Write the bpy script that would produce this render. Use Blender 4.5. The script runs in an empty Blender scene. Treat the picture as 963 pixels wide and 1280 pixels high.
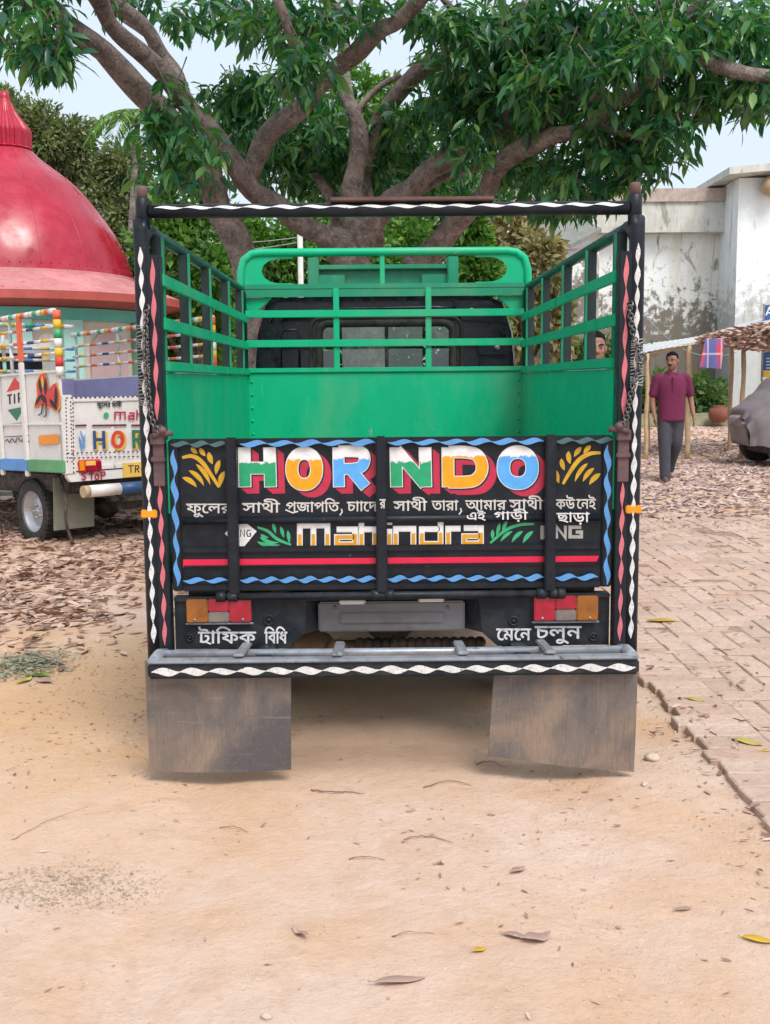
import bpy, bmesh, math, random
import numpy as np
from mathutils import Vector, Matrix, Quaternion, geometry, noise

random.seed(7); RNG = np.random.default_rng(7)
SC = bpy.context.scene
COL = SC.collection
R = math.radians
PI = math.pi

# ------------------------------------------------------------------ camera, sky, sun, exposure
FPX, IW, IH, EYE = 1360.0, 963.0, 1280.0, 1.38
CAMROT = Matrix.Rotation(R(-0.34), 3, 'Z') @ Matrix.Rotation(R(90 - 6.88), 3, 'X') @ Matrix.Rotation(R(-0.5), 3, 'Z')
cam_d = bpy.data.cameras.new('camera'); cam = bpy.data.objects.new('camera', cam_d); COL.objects.link(cam)
cam.matrix_world = Matrix.Translation((0, 0, EYE)) @ CAMROT.to_4x4()
cam_d.sensor_fit = 'HORIZONTAL'; cam_d.sensor_width = 36.0; cam_d.lens = FPX / IW * 36.0
cam_d.clip_end = 2000; SC.camera = cam

SUN_EL, SUN_AZ = 55.0, 155.0            # azimuth measured from +Y (ahead) clockwise: behind and to the right of the camera
world = bpy.data.worlds.new('World'); SC.world = world; world.use_nodes = True
wn = world.node_tree.nodes; wl = world.node_tree.links
sky = wn.new('ShaderNodeTexSky'); sky.sky_type = 'NISHITA'; sky.sun_disc = False
sky.sun_elevation = R(SUN_EL); sky.sun_rotation = R(SUN_AZ)
sky.dust_density = 6.0; sky.air_density = 1.0; sky.ozone_density = 1.5
veil = wn.new('ShaderNodeMix'); veil.data_type = 'RGBA'; veil.inputs[0].default_value = 0.75      # thin even cloud over the blue
veil.inputs[7].default_value = (3.35, 3.75, 4.12, 1); wl.new(sky.outputs[0], veil.inputs[6])
wl.new(veil.outputs[2], wn['Background'].inputs[0]); wn['Background'].inputs[1].default_value = 0.15
sun_d = bpy.data.lights.new('sun', 'SUN'); sun = bpy.data.objects.new('sun', sun_d); COL.objects.link(sun)
sun_d.energy = 1.5; sun_d.angle = R(25); sun_d.color = (1.0, 0.97, 0.92)
_sd = Vector((math.sin(R(SUN_AZ)) * math.cos(R(SUN_EL)), math.cos(R(SUN_AZ)) * math.cos(R(SUN_EL)), math.sin(R(SUN_EL))))
sun.rotation_euler = _sd.to_track_quat('Z', 'Y').to_euler(); sun.location = (0, 0, 30)
SC.view_settings.view_transform = 'Standard'; SC.view_settings.look = 'None'
SC.view_settings.exposure = 0.85; SC.view_settings.gamma = 1.0; SC.view_settings.use_curve_mapping = False
SC.cycles.max_bounces = 6; SC.cycles.transparent_max_bounces = 6

# ------------------------------------------------------------------ measuring helpers
def ray(px, py):
    return CAMROT @ Vector(((px - IW / 2) / FPX, -(py - IH / 2) / FPX, -1.0))
def P(px, py, Y):
    d = ray(px, py); return Vector((0, 0, EYE)) + d * (Y / d.y)
def G(px, py, z=0.0):
    d = ray(px, py); return Vector((0, 0, EYE)) + d * ((z - EYE) / d.z)
def hit(px, py, p0, n):
    d = ray(px, py); o = Vector((0, 0, EYE)); return o + d * ((p0 - o).dot(n) / d.dot(n))

# ------------------------------------------------------------------ materials
def srgb(r, g, b):
    f = lambda c: (c / 255 / 12.92) if c / 255 <= 0.04045 else ((c / 255 + 0.055) / 1.055) ** 2.4
    return (f(r), f(g), f(b))
def c4(c): return (c[0], c[1], c[2], 1)
def mulc(c, k): return tuple(min(1, x * k) for x in c)

def nmat(name):
    m = bpy.data.materials.new(name); m.use_nodes = True
    nt = m.node_tree; return m, nt, nt.nodes, nt.links, nt.nodes['Principled BSDF']
def noise_node(nt, vec, scale, detail=5, rough=0.6, dist=0.0):
    n = nt.nodes.new('ShaderNodeTexNoise'); n.inputs['Scale'].default_value = scale
    n.inputs['Detail'].default_value = detail; n.inputs['Roughness'].default_value = rough
    n.inputs['Distortion'].default_value = dist
    nt.links.new(vec, n.inputs['Vector']); return n.outputs['Fac']
def ramp(nt, fac, stops):
    r = nt.nodes.new('ShaderNodeValToRGB'); el = r.color_ramp.elements
    while len(el) < len(stops): el.new(0.5)
    for e, (p, c) in zip(el, stops):
        e.position = p; e.color = c4(c) if len(c) == 3 else c
    nt.links.new(fac, r.inputs[0]); return r.outputs[0]
def mixc(nt, fac, a, b, mode='MIX'):
    m = nt.nodes.new('ShaderNodeMix'); m.data_type = 'RGBA'; m.blend_type = mode
    for s, v in ((m.inputs[0], fac), (m.inputs[6], a), (m.inputs[7], b)):
        if isinstance(v, (int, float)): s.default_value = v
        elif isinstance(v, tuple): s.default_value = c4(v)
        else: nt.links.new(v, s)
    return m.outputs[2]
def math_node(nt, op, a, b=0.0):
    m = nt.nodes.new('ShaderNodeMath'); m.operation = op
    for s, v in ((m.inputs[0], a), (m.inputs[1], b)):
        if isinstance(v, (int, float)): s.default_value = v
        else: nt.links.new(v, s)
    return m.outputs[0]
def bump_to(nt, bsdf, h, strength=0.3, dist=0.01):
    b = nt.nodes.new('ShaderNodeBump'); b.inputs['Strength'].default_value = strength
    b.inputs['Distance'].default_value = dist
    nt.links.new(h, b.inputs['Height']); nt.links.new(b.outputs[0], bsdf.inputs['Normal'])
def coords(nt, scale=None, kind='Object'):
    tc = nt.nodes.new('ShaderNodeTexCoord'); v = tc.outputs[kind]
    if scale:
        mp = nt.nodes.new('ShaderNodeMapping'); mp.inputs['Scale'].default_value = scale
        nt.links.new(v, mp.inputs[0]); v = mp.outputs[0]
    return v

def paint(name, col, rough=0.4, metal=0.0, var=0.22, scale=5.0, dirt=None, dirt_amt=0.35, bump=0.05, bscale=40, chips=None, chip_amt=0.35, spec=0.5, stretch=None):
    """weathered paint: uneven tone, dust, optional chips through to another colour"""
    m, nt, N, L, b = nmat(name)
    v = coords(nt, stretch)
    n1 = noise_node(nt, v, scale, 6, 0.65)
    c = ramp(nt, n1, [(0.28, mulc(col, 1 - var)), (0.72, mulc(col, 1 + var))])
    if dirt:
        n2 = noise_node(nt, v, scale * 2.3, 8, 0.7, 0.6)
        f = ramp(nt, n2, [(0.42, (0, 0, 0)), (0.75, (dirt_amt,) * 3)])
        c = mixc(nt, f, c, dirt)
    if chips:
        n3 = noise_node(nt, v, scale * 7, 8, 0.75, 0.3)
        f = ramp(nt, n3, [(0.62 - 0.1 * chip_amt, (0, 0, 0)), (0.66 - 0.1 * chip_amt, (1, 1, 1))])
        c = mixc(nt, f, c, chips)
    L.new(c, b.inputs['Base Color'])
    n4 = noise_node(nt, v, scale * 4, 5)
    rr = ramp(nt, n4, [(0.3, (max(0.05, rough - 0.12),) * 3), (0.7, (min(1, rough + 0.18),) * 3)])
    L.new(rr, b.inputs['Roughness'])
    b.inputs['Metallic'].default_value = metal
    b.inputs['Specular IOR Level'].default_value = spec
    if bump: bump_to(nt, b, noise_node(nt, v, bscale, 6, 0.6), bump, 0.01)
    return m

M = {}
DUST = (0.36, 0.27, 0.20)
M['black'] = paint('black_paint', (0.0085, 0.0115, 0.0175), 0.38, var=0.3, dirt=(0.07, 0.08, 0.10), dirt_amt=0.16, chips=(0.09, 0.095, 0.10), chip_amt=-0.35, spec=0.25)
M['black_lower'] = paint('black_paint_dusty', (0.011, 0.0155, 0.021), 0.42, var=0.3, dirt=(0.12, 0.115, 0.12), dirt_amt=0.26, spec=0.25)
M['cabblack'] = paint('cab_black_gloss', (0.006, 0.009, 0.014), 0.16, var=0.2, bump=0)
M['green'] = paint('green_enamel', (0.0, 0.385, 0.185), 0.36, var=0.10, scale=2.2, dirt=(0.015, 0.43, 0.24), dirt_amt=0.25, chips=(0.30, 0.34, 0.30), chip_amt=-0.42, spec=0.3, bump=0.16, bscale=3.5, stretch=(1, 1, 0.45))
def scratch(m, light, amt):
    nt = m.node_tree; b = nt.nodes['Principled BSDF']; src = b.inputs['Base Color'].links[0].from_socket
    v1 = coords(nt, (26, 26, 1.2)); v2 = coords(nt, (1.4, 1.4, 30)); vv = coords(nt)
    a = noise_node(nt, v1, 3.0, 6, 0.8, 2.0); h = noise_node(nt, v2, 2.2, 6, 0.8, 1.0); w = noise_node(nt, vv, 2.4, 4)
    k = math_node(nt, 'MAXIMUM', ramp(nt, a, [(0.60, (0,) * 3), (0.68, (amt,) * 3)]), ramp(nt, h, [(0.62, (0,) * 3), (0.69, (amt,) * 3)]))
    k = math_node(nt, 'MULTIPLY', k, ramp(nt, w, [(0.40, (0,) * 3), (0.60, (1,) * 3)]))
    c = mixc(nt, k, src, light)
    sp = noise_node(nt, vv, 30, 8, 0.8); c = mixc(nt, ramp(nt, sp, [(0.685, (0,) * 3), (0.70, (0.9,) * 3)]), c, (0.10, 0.07, 0.045))
    d = noise_node(nt, coords(nt, (1, 1, .5)), 1.7, 8, 0.7); c = mixc(nt, ramp(nt, d, [(0.48, (0,) * 3), (0.72, (0.28,) * 3)]), c, (0.30, 0.36, 0.25))
    nt.links.new(c, b.inputs['Base Color'])
M['greendark'] = paint('green_enamel_rail', (0.002, 0.225, 0.115), 0.36, var=0.12, chips=(0.10, 0.06, 0.04), chip_amt=-0.3)
scratch(M['green'], (0.20, 0.50, 0.34), 0.5); scratch(M['greendark'], (0.16, 0.36, 0.25), 0.45)
M['stake'] = paint('dark_green_black_stake', (0.006, 0.020, 0.022), 0.35, var=0.25)
M['rail_top'] = paint('dark_teal_rail', (0.007, 0.050, 0.045), 0.33, var=0.25)
M['rust'] = paint('rusty_brown_iron', (0.12, 0.062, 0.055), 0.65, var=0.35, dirt=(0.05, 0.03, 0.03), dirt_amt=0.6, bump=0.25)
M['maroonpost'] = paint('worn_maroon_iron', (0.115, 0.06, 0.065), 0.55, var=0.35, dirt=(0.03, 0.025, 0.03), dirt_amt=0.6, bump=0.15)
M['white'] = paint('white_sign_paint', (0.70, 0.70, 0.71), 0.5, var=0.10, scale=30, dirt=(0.30, 0.29, 0.30), dirt_amt=0.4, chips=(0.10, 0.10, 0.11), chip_amt=-0.1, bump=0)
M['whitewave'] = paint('white_stripe_paint', (0.66, 0.66, 0.66), 0.5, var=0.10, scale=20, dirt=(0.25, 0.24, 0.24), dirt_amt=0.4, chips=(0.03, 0.03, 0.035), chip_amt=0.4, bump=0)
M['pink'] = paint('pink_stripe_paint', (0.54, 0.135, 0.165), 0.5, var=0.14, scale=20, chips=(0.10, 0.04, 0.045), chip_amt=0.15, bump=0)
M['blue'] = paint('blue_stripe_paint', (0.085, 0.27, 0.58), 0.5, var=0.14, scale=20, chips=(0.02, 0.03, 0.05), chip_amt=-0.3, bump=0)
M['tealdim'] = paint('faded_teal_stripe_paint', (0.05, 0.12, 0.13), 0.5, var=0.2, scale=20, bump=0)
M['gold'] = paint('gold_sign_paint', (0.52, 0.30, 0.012), 0.42, var=0.2, scale=30, bump=0)
M['leafgreen'] = paint('green_sign_paint', (0.03, 0.35, 0.15), 0.42, var=0.2, scale=30, bump=0)
M['crimson'] = paint('crimson_sign_paint', (0.42, 0.016, 0.055), 0.42, var=0.22, scale=14, bump=0)
M['redstripe'] = paint('red_stripe_paint', (0.62, 0.008, 0.055), 0.40, var=0.12, scale=14, bump=0)
M['silvertext'] = paint('silver_sign_paint', (0.34, 0.335, 0.32), 0.4, var=0.2, scale=30, bump=0)
M['creamtext'] = paint('cream_sign_paint', (0.58, 0.56, 0.53), 0.5, var=0.12, scale=30, bump=0)
M['ink'] = paint('black_ink', (0.012, 0.012, 0.014), 0.5, bump=0)
M['silver'] = paint('worn_silver_paint', (0.33, 0.365, 0.41), 0.36, metal=0.35, var=0.25, dirt=(0.10, 0.11, 0.13), dirt_amt=0.6, chips=(0.09, 0.09, 0.10), chip_amt=0.2)
M['steel'] = paint('bare_steel', (0.30, 0.30, 0.31), 0.40, metal=0.8, var=0.3, dirt=(0.10, 0.07, 0.05), dirt_amt=0.5)
M['platecarrier'] = paint('grey_number_plate_bracket', (0.16, 0.165, 0.18), 0.38, metal=0.4, var=0.3, dirt=(0.20, 0.17, 0.15), dirt_amt=0.5)
M['platelight'] = paint('pale_lamp_cover', (0.58, 0.56, 0.54), 0.4, var=0.1)
M['chain'] = paint('galvanised_chain', (0.16, 0.155, 0.15), 0.38, metal=0.9, var=0.4)
M['rubber'] = paint('tyre_rubber', (0.022, 0.021, 0.021), 0.75, var=0.25, dirt=(0.16, 0.13, 0.10), dirt_amt=0.45, bump=0.15)
M['rim'] = paint('silver_wheel_rim', (0.50, 0.51, 0.53), 0.35, metal=0.5, var=0.15, dirt=DUST, dirt_amt=0.3)
M['chassis'] = paint('chassis_black', (0.02, 0.019, 0.018), 0.6, var=0.3, dirt=DUST, dirt_amt=0.35)
M['tanmetal'] = paint('dusty_brown_axle_metal', (0.26, 0.17, 0.10), 0.65, var=0.3, dirt=(0.07, 0.05, 0.04), dirt_amt=0.5)
def flap_mat():
    m, nt, N, L, b = nmat('mudflap_dusty_rubber')
    v = coords(nt); vs_ = coords(nt, (14, 1, 1.1)); vh = coords(nt, (1.2, 1, 16))
    big = noise_node(nt, v, 3.2, 5, 0.6, 0.8); scr = noise_node(nt, vs_, 6, 8, 0.75, 1.5); hz = noise_node(nt, vh, 3, 5, 0.7, 0.4); fine = noise_node(nt, v, 90, 6, 0.7)
    c = ramp(nt, big, [(0.36, (0.085, 0.082, 0.090)), (0.52, (0.170, 0.140, 0.122)), (0.66, (0.270, 0.200, 0.150))])
    c = mixc(nt, ramp(nt, scr, [(0.36, (0.55,) * 3), (0.50, (0,) * 3)]), c, (0.085, 0.082, 0.086))
    c = mixc(nt, ramp(nt, scr, [(0.60, (0,) * 3), (0.70, (0.45,) * 3)]), c, (0.36, 0.31, 0.27))
    c = mixc(nt, ramp(nt, hz, [(0.62, (0,) * 3), (0.70, (0.35,) * 3)]), c, (0.33, 0.26, 0.21))
    c = mixc(nt, ramp(nt, fine, [(0.55, (0,) * 3), (0.75, (0.3,) * 3)]), c, (0.36, 0.29, 0.24))
    L.new(c, b.inputs['Base Color']); b.inputs['Roughness'].default_value = 0.55
    bump_to(nt, b, math_node(nt, 'ADD', scr, math_node(nt, 'MULTIPLY', fine, 0.4)), 0.25, 0.006); return m
M['flapmud'] = flap_mat()
M['orange_refl'] = paint('amber_reflector', (0.75, 0.26, 0.008), 0.22, var=0.1, bump=0)

def lens_mat(name, col):
    m, nt, N, L, b = nmat(name)
    v = coords(nt); w = nt.nodes.new('ShaderNodeTexWave'); w.inputs['Scale'].default_value = 55; w.inputs['Distortion'].default_value = 0.4
    L.new(v, w.inputs[0]); n = noise_node(nt, v, 14, 6)
    c = mixc(nt, ramp(nt, n, [(0.3, (0, 0, 0)), (0.75, (1, 1, 1))]), mulc(col, 0.55), mulc(col, 1.15))
    L.new(c, b.inputs['Base Color']); b.inputs['Roughness'].default_value = 0.14
    b.inputs['Coat Weight'].default_value = 0.4
    bump_to(nt, b, w.outputs['Fac'], 0.12, 0.002); return m
M['lens_red'] = lens_mat('red_lens', (0.40, 0.004, 0.030)); M['lens_amber'] = lens_mat('amber_lens', (0.34, 0.11, 0.012))
M['lens_clear'] = lens_mat('clear_lens', (0.20, 0.17, 0.155))

def glass_mat():
    m, nt, N, L, b = nmat('window_glass')
    b.inputs['Base Color'].default_value = (0.75, 0.85, 0.82, 1); b.inputs['Roughness'].default_value = 0.02
    tr = N.new('ShaderNodeBsdfTransparent'); tr.inputs[0].default_value = (0.80, 0.90, 0.86, 1)
    gl = N.new('ShaderNodeBsdfGlossy'); gl.inputs['Roughness'].default_value = 0.03
    fr = N.new('ShaderNodeFresnel'); fr.inputs[0].default_value = 1.9
    mx = N.new('ShaderNodeMixShader'); L.new(fr.outputs[0], mx.inputs[0]); L.new(tr.outputs[0], mx.inputs[1]); L.new(gl.outputs[0], mx.inputs[2])
    L.new(mx.outputs[0], N['Material Output'].inputs[0]); return m
M['glass'] = glass_mat()

def two_tone(name, top, low, zsplit, nz=0.010, scale=60):
    """lettering paint: white upper part brushed into a coloured lower part at local height zsplit"""
    m, nt, N, L, b = nmat(name)
    v = coords(nt); s = N.new('ShaderNodeSeparateXYZ'); L.new(v, s.inputs[0])
    n = noise_node(nt, v, scale, 4, 0.7)
    z = math_node(nt, 'ADD', s.outputs[2], math_node(nt, 'MULTIPLY', math_node(nt, 'SUBTRACT', n, 0.5), nz * 4))
    f = math_node(nt, 'MULTIPLY', math_node(nt, 'SUBTRACT', z, zsplit), 1 / 0.004)
    cl = N.new('ShaderNodeClamp'); L.new(f, cl.inputs[0])
    n2 = noise_node(nt, v, 25, 5)
    tone = ramp(nt, n2, [(0.3, (0.80,) * 3), (0.7, (1.04,) * 3)]); n3 = noise_node(nt, v, 110, 6, 0.75); tone = mixc(nt, ramp(nt, n3, [(0.62, (0,) * 3), (0.70, (0.5,) * 3)]), tone, (0.3, 0.3, 0.3))
    c = mixc(nt, cl.outputs[0], low, top); c = mixc(nt, 1.0, c, tone, 'MULTIPLY')
    L.new(c, b.inputs['Base Color']); b.inputs['Roughness'].default_value = 0.42; return m

def leaf_mat(name, cols, rough=0.45, trans=0.35, spec=0.4):
    m, nt, N, L, b = nmat(name)
    g = N.new('ShaderNodeNewGeometry')
    c = ramp(nt, g.outputs['Random Per Island'], [(i / max(1, len(cols) - 1), k) for i, k in enumerate(cols)])
    L.new(c, b.inputs['Base Color']); b.inputs['Roughness'].default_value = rough; b.inputs['Specular IOR Level'].default_value = spec
    if trans:
        t = N.new('ShaderNodeBsdfTranslucent'); cc = mixc(nt, 1.0, c, (1.2, 1.5, 0.5), 'MULTIPLY'); L.new(cc, t.inputs[0])
        mx = N.new('ShaderNodeMixShader'); mx.inputs[0].default_value = trans
        L.new(b.outputs[0], mx.inputs[1]); L.new(t.outputs[0], mx.inputs[2]); L.new(mx.outputs[0], N['Material Output'].inputs[0])
    return m
M['mango'] = leaf_mat('mango_leaves', [(0.016, 0.082, 0.050), (0.030, 0.130, 0.066), (0.050, 0.180, 0.070), (0.075, 0.215, 0.065), (0.15, 0.27, 0.07)], 0.34, 0.36, 0.55)
M['olive'] = leaf_mat('olive_tree_leaves', [(0.055, 0.090, 0.045), (0.11, 0.15, 0.065), (0.18, 0.21, 0.095), (0.28, 0.28, 0.14)], 0.5)
M['bright'] = leaf_mat('bright_green_leaves', [(0.04, 0.12, 0.022), (0.07, 0.18, 0.03), (0.12, 0.25, 0.045), (0.18, 0.30, 0.07)], 0.45)
M['hedge'] = leaf_mat('dark_hedge_leaves', [(0.016, 0.05, 0.020), (0.035, 0.085, 0.030), (0.06, 0.12, 0.042)], 0.5)
M['dryleaf'] = leaf_mat('dry_palm_leaves', [(0.20, 0.17, 0.08), (0.30, 0.24, 0.12), (0.18, 0.19, 0.07)], 0.6, 0.2)
M['litter'] = leaf_mat('dead_leaf_litter', [(0.19, 0.110, 0.088), (0.34, 0.205, 0.155), (0.45, 0.295, 0.225), (0.55, 0.405, 0.325), (0.27, 0.155, 0.115)], 0.6, 0.0, 0.3)
M['litter_far'] = leaf_mat('purplish_leaf_litter', [(0.22, 0.135, 0.12), (0.34, 0.235, 0.215), (0.46, 0.35, 0.33), (0.58, 0.48, 0.46), (0.28, 0.18, 0.155)], 0.6, 0.0, 0.3)
M['weed'] = leaf_mat('weed_leaves', [(0.05, 0.11, 0.03), (0.09, 0.16, 0.05), (0.13, 0.20, 0.07)], 0.5)

def bark():
    m, nt, N, L, b = nmat('mango_bark')
    v = coords(nt); n = noise_node(nt, v, 7, 9, 0.7, 0.5); n2 = noise_node(nt, v, 45, 6, 0.7)
    c = ramp(nt, n, [(0.34, (0.100, 0.075, 0.067)), (0.5, (0.220, 0.172, 0.157)), (0.66, (0.36, 0.295, 0.275))])
    f = ramp(nt, n2, [(0.56, (0, 0, 0)), (0.66, (0.75, 0.75, 0.75))]); c = mixc(nt, f, c, (0.50, 0.45, 0.42))
    n3 = noise_node(nt, v, 18, 8, 0.75); c = mixc(nt, ramp(nt, n3, [(0.36, (0.8,) * 3), (0.46, (0,) * 3)]), c, (0.060, 0.042, 0.038))
    L.new(c, b.inputs['Base Color']); b.inputs['Roughness'].default_value = 0.85
    h = math_node(nt, 'ADD', n, math_node(nt, 'MULTIPLY', n2, 0.5)); bump_to(nt, b, h, 1.0, 0.05); return m
M['bark'] = bark()

def dirt_mat():
    m, nt, N, L, b = nmat('sandy_dirt')
    v = coords(nt)
    n1 = noise_node(nt, v, 0.9, 8, 0.62, 0.4); n2 = noise_node(nt, v, 6, 10, 0.7, 0.2); n3 = noise_node(nt, v, 60, 6, 0.7); n4 = noise_node(nt, v, 260, 3, 0.6)
    c = ramp(nt, n1, [(0.36, (0.58, 0.375, 0.240)), (0.48, (0.620, 0.450, 0.352)), (0.64, (0.645, 0.51, 0.435))])
    c = mixc(nt, ramp(nt, n2, [(0.35, (0.40,) * 3), (0.65, (0,) * 3)]), c, (0.53, 0.355, 0.245))
    c = mixc(nt, ramp(nt, n3, [(0.58, (0,) * 3), (0.80, (0.5,) * 3)]), c, (0.70, 0.57, 0.485))
    c = mixc(nt, ramp(nt, n4, [(0.66, (0,) * 3), (0.74, (0.55,) * 3)]), c, (0.22, 0.13, 0.08))
    vd = N.new('ShaderNodeVectorMath'); vd.operation = 'DISTANCE'; L.new(v, vd.inputs[0]); vd.inputs[1].default_value = (-1.0, 4.6, 0)      # bank of orange soil beside the truck
    od = math_node(nt, 'ADD', vd.outputs['Value'], math_node(nt, 'MULTIPLY', math_node(nt, 'SUBTRACT', n1, .5), 2.4))
    c = mixc(nt, ramp(nt, math_node(nt, 'MULTIPLY', od, .25), [(0.12, (0.8,) * 3), (0.50, (0,) * 3)]), c, (0.60, 0.365, 0.200))
    n5 = noise_node(nt, v, 2.6, 9, 0.72, 1.0); c = mixc(nt, ramp(nt, n5, [(0.50, (0,) * 3), (0.62, (0.5,) * 3)]), c, (0.52, 0.345, 0.235))
    n6 = noise_node(nt, v, 22, 8, 0.75, 0.5); c = mixc(nt, ramp(nt, n6, [(0.56, (0,) * 3), (0.66, (0.4,) * 3)]), c, (0.42, 0.285, 0.20))
    L.new(c, b.inputs['Base Color']); b.inputs['Roughness'].default_value = 0.95; b.inputs['Specular IOR Level'].default_value = 0.15
    h = math_node(nt, 'ADD', math_node(nt, 'MULTIPLY', n2, 1.0), math_node(nt, 'ADD', math_node(nt, 'ADD', math_node(nt, 'MULTIPLY', n3, 0.22), math_node(nt, 'MULTIPLY', n6, 0.4)), math_node(nt, 'MULTIPLY', n4, 0.07)))
    bump_to(nt, b, h, 0.85, 0.022); return m
M['dirt'] = dirt_mat()

def brick_mat():
    m, nt, N, L, b = nmat('dusty_paving_brick')
    v = coords(nt); g = N.new('ShaderNodeNewGeometry')
    c = ramp(nt, g.outputs['Random Per Island'], [(0, (0.46, 0.31, 0.24)), (0.4, (0.54, 0.385, 0.315)), (0.75, (0.58, 0.44, 0.375)), (1, (0.50, 0.33, 0.255))])
    n = noise_node(nt, v, 3, 8, 0.7, 0.3); c = mixc(nt, ramp(nt, n, [(0.4, (0,) * 3), (0.7, (0.65,) * 3)]), c, (0.60, 0.46, 0.37))
    n2 = noise_node(nt, v, 40, 8, 0.7); c = mixc(nt, ramp(nt, n2, [(0.35, (0.5,) * 3), (0.55, (0,) * 3)]), c, (0.36, 0.235, 0.18))
    n3 = noise_node(nt, v, 1.4, 8, 0.7, 0.8); c = mixc(nt, ramp(nt, n3, [(0.50, (0,) * 3), (0.62, (0.6,) * 3)]), c, (0.40, 0.30, 0.25))
    n4 = noise_node(nt, v, 9, 9, 0.75, 0.6); c = mixc(nt, ramp(nt, n4, [(0.56, (0,) * 3), (0.66, (0.55,) * 3)]), c, (0.30, 0.205, 0.165))
    L.new(c, b.inputs['Base Color']); b.inputs['Roughness'].default_value = 0.9; b.inputs['Specular IOR Level'].default_value = 0.2
    bump_to(nt, b, math_node(nt, 'ADD', n2, n4), 0.6, 0.010); return m
M['brick'] = brick_mat()
M['joint'] = paint('brick_joint_soil', (0.27, 0.18, 0.13), 0.95, var=0.4, scale=12, dirt=(0.44, 0.32, 0.24), dirt_amt=0.7, bump=0.5, bscale=50)

def stained_wall(name, base, stain, dark, seed=0.0, amt=1.0):
    m, nt, N, L, b = nmat(name)
    v = coords(nt, (1, 1, 0.28)); v2 = coords(nt)
    n1 = noise_node(nt, v, 1.1 + seed, 9, 0.66, 0.6); n2 = noise_node(nt, v, 3.2, 10, 0.7, 0.4); n3 = noise_node(nt, v2, 4.5, 10, 0.72)
    s = N.new('ShaderNodeSeparateXYZ'); L.new(v2, s.inputs[0])
    c = ramp(nt, n3, [(0.3, mulc(base, 0.86)), (0.6, base)])
    c = mixc(nt, ramp(nt, n1, [(0.50, (0,) * 3), (0.60, (0.45 * amt,) * 3)]), c, stain)
    # damp rising from the foot of the wall, a growth of mould with its own ragged edge
    low = math_node(nt, 'MULTIPLY', math_node(nt, 'SUBTRACT', 4.2, s.outputs[2]), 0.13)
    d = math_node(nt, 'ADD', n3, low)
    c = mixc(nt, ramp(nt, d, [(0.585, (0,) * 3), (0.67, (0.9 * amt,) * 3)]), c, dark)
    c = mixc(nt, ramp(nt, n2, [(0.57, (0,) * 3), (0.62, (0.75 * amt,) * 3)]), c, dark)
    vs_ = coords(nt, (1, 1, 0.10)); n4 = noise_node(nt, vs_, 2.1 + seed, 8, 0.72, 0.9)
    c = mixc(nt, ramp(nt, n4, [(0.585, (0,) * 3), (0.64, (0.75 * amt,) * 3)]), c, mulc(dark, 1.5))
    n5 = noise_node(nt, v2, 1.3, 6, 0.7, 1.5); c = mixc(nt, ramp(nt, n5, [(0.60, (0,) * 3), (0.66, (0.6 * amt,) * 3)]), c, (0.24, 0.13, 0.07))
    L.new(c, b.inputs['Base Color']); b.inputs['Roughness'].default_value = 0.9
    bump_to(nt, b, n3, 0.3, 0.03); return m
M['wallA'] = stained_wall('stained_whitewash', (0.84, 0.88, 0.88), (0.60, 0.55, 0.42), (0.13, 0.105, 0.075))
M['wallB'] = stained_wall('pale_blue_whitewash', (0.80, 0.86, 0.90), (0.56, 0.58, 0.55), (0.24, 0.22, 0.18), 0.4, 0.55)
M['concrete'] = stained_wall('mouldy_concrete', (0.58, 0.59, 0.56), (0.36, 0.34, 0.28), (0.12, 0.12, 0.09), 1.3, 0.8)
M['concretetop'] = paint('pinkish_concrete_coping', (0.44, 0.36, 0.32), 0.85, var=0.25, dirt=(0.16, 0.15, 0.12), dirt_amt=0.5)
M['tin'] = paint('corrugated_tin', (0.62, 0.64, 0.66), 0.45, metal=0.25, var=0.15, dirt=(0.35, 0.30, 0.26), dirt_amt=0.4)
M['asbestos'] = paint('grey_sheet_roof', (0.20, 0.21, 0.19), 0.8, var=0.2, dirt=(0.10, 0.10, 0.08), dirt_amt=0.6)
M['bamboo'] = paint('bamboo', (0.50, 0.36, 0.22), 0.55, var=0.2, dirt=(0.25, 0.17, 0.10), dirt_amt=0.5)
M['pole'] = paint('white_concrete_pole', (0.55, 0.55, 0.52), 0.8, var=0.15)
M['dome'] = paint('red_dome_enamel', (0.34, 0.006, 0.028), 0.22, var=0.25, scale=1.1, dirt=(0.46, 0.07, 0.10), dirt_amt=0.5, chips=(0.50, 0.18, 0.20), chip_amt=-0.5, bump=0.10, bscale=2.5)
M['finial'] = paint('crimson_finial_paint', (0.36, 0.008, 0.030), 0.35, var=0.2, scale=3)
M['eave'] = paint('faded_pink_red_eave', (0.50, 0.175, 0.18), 0.55, var=0.22, scale=1.6, dirt=(0.60, 0.32, 0.31), dirt_amt=0.6, chips=(0.22, 0.09, 0.055), chip_amt=0.25)
M['eaveband'] = paint('brick_red_eave_band', (0.42, 0.075, 0.06), 0.55, var=0.2)
M['cream'] = paint('cream_wall', (0.66, 0.60, 0.50), 0.7, var=0.10, dirt=(0.45, 0.40, 0.33), dirt_amt=0.4)
M['tealwall'] = paint('teal_wall_paint', (0.13, 0.50, 0.42), 0.6, var=0.12)
M['paleteal'] = paint('pale_teal_wall_paint', (0.40, 0.68, 0.62), 0.6, var=0.10)
M['pinkwall'] = paint('dusty_pink_wall', (0.52, 0.36, 0.37), 0.7, var=0.10)
M['maroonwall'] = paint('maroon_wall_paint', (0.15, 0.015, 0.045), 0.5, var=0.2)
M['greenwall'] = paint('green_pillar_paint', (0.12, 0.33, 0.20), 0.6, var=0.15)
M['truckwhite'] = paint('cream_white_truck_paint', (0.70, 0.68, 0.66), 0.42, var=0.06, dirt=(0.45, 0.40, 0.36), dirt_amt=0.35)
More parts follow.
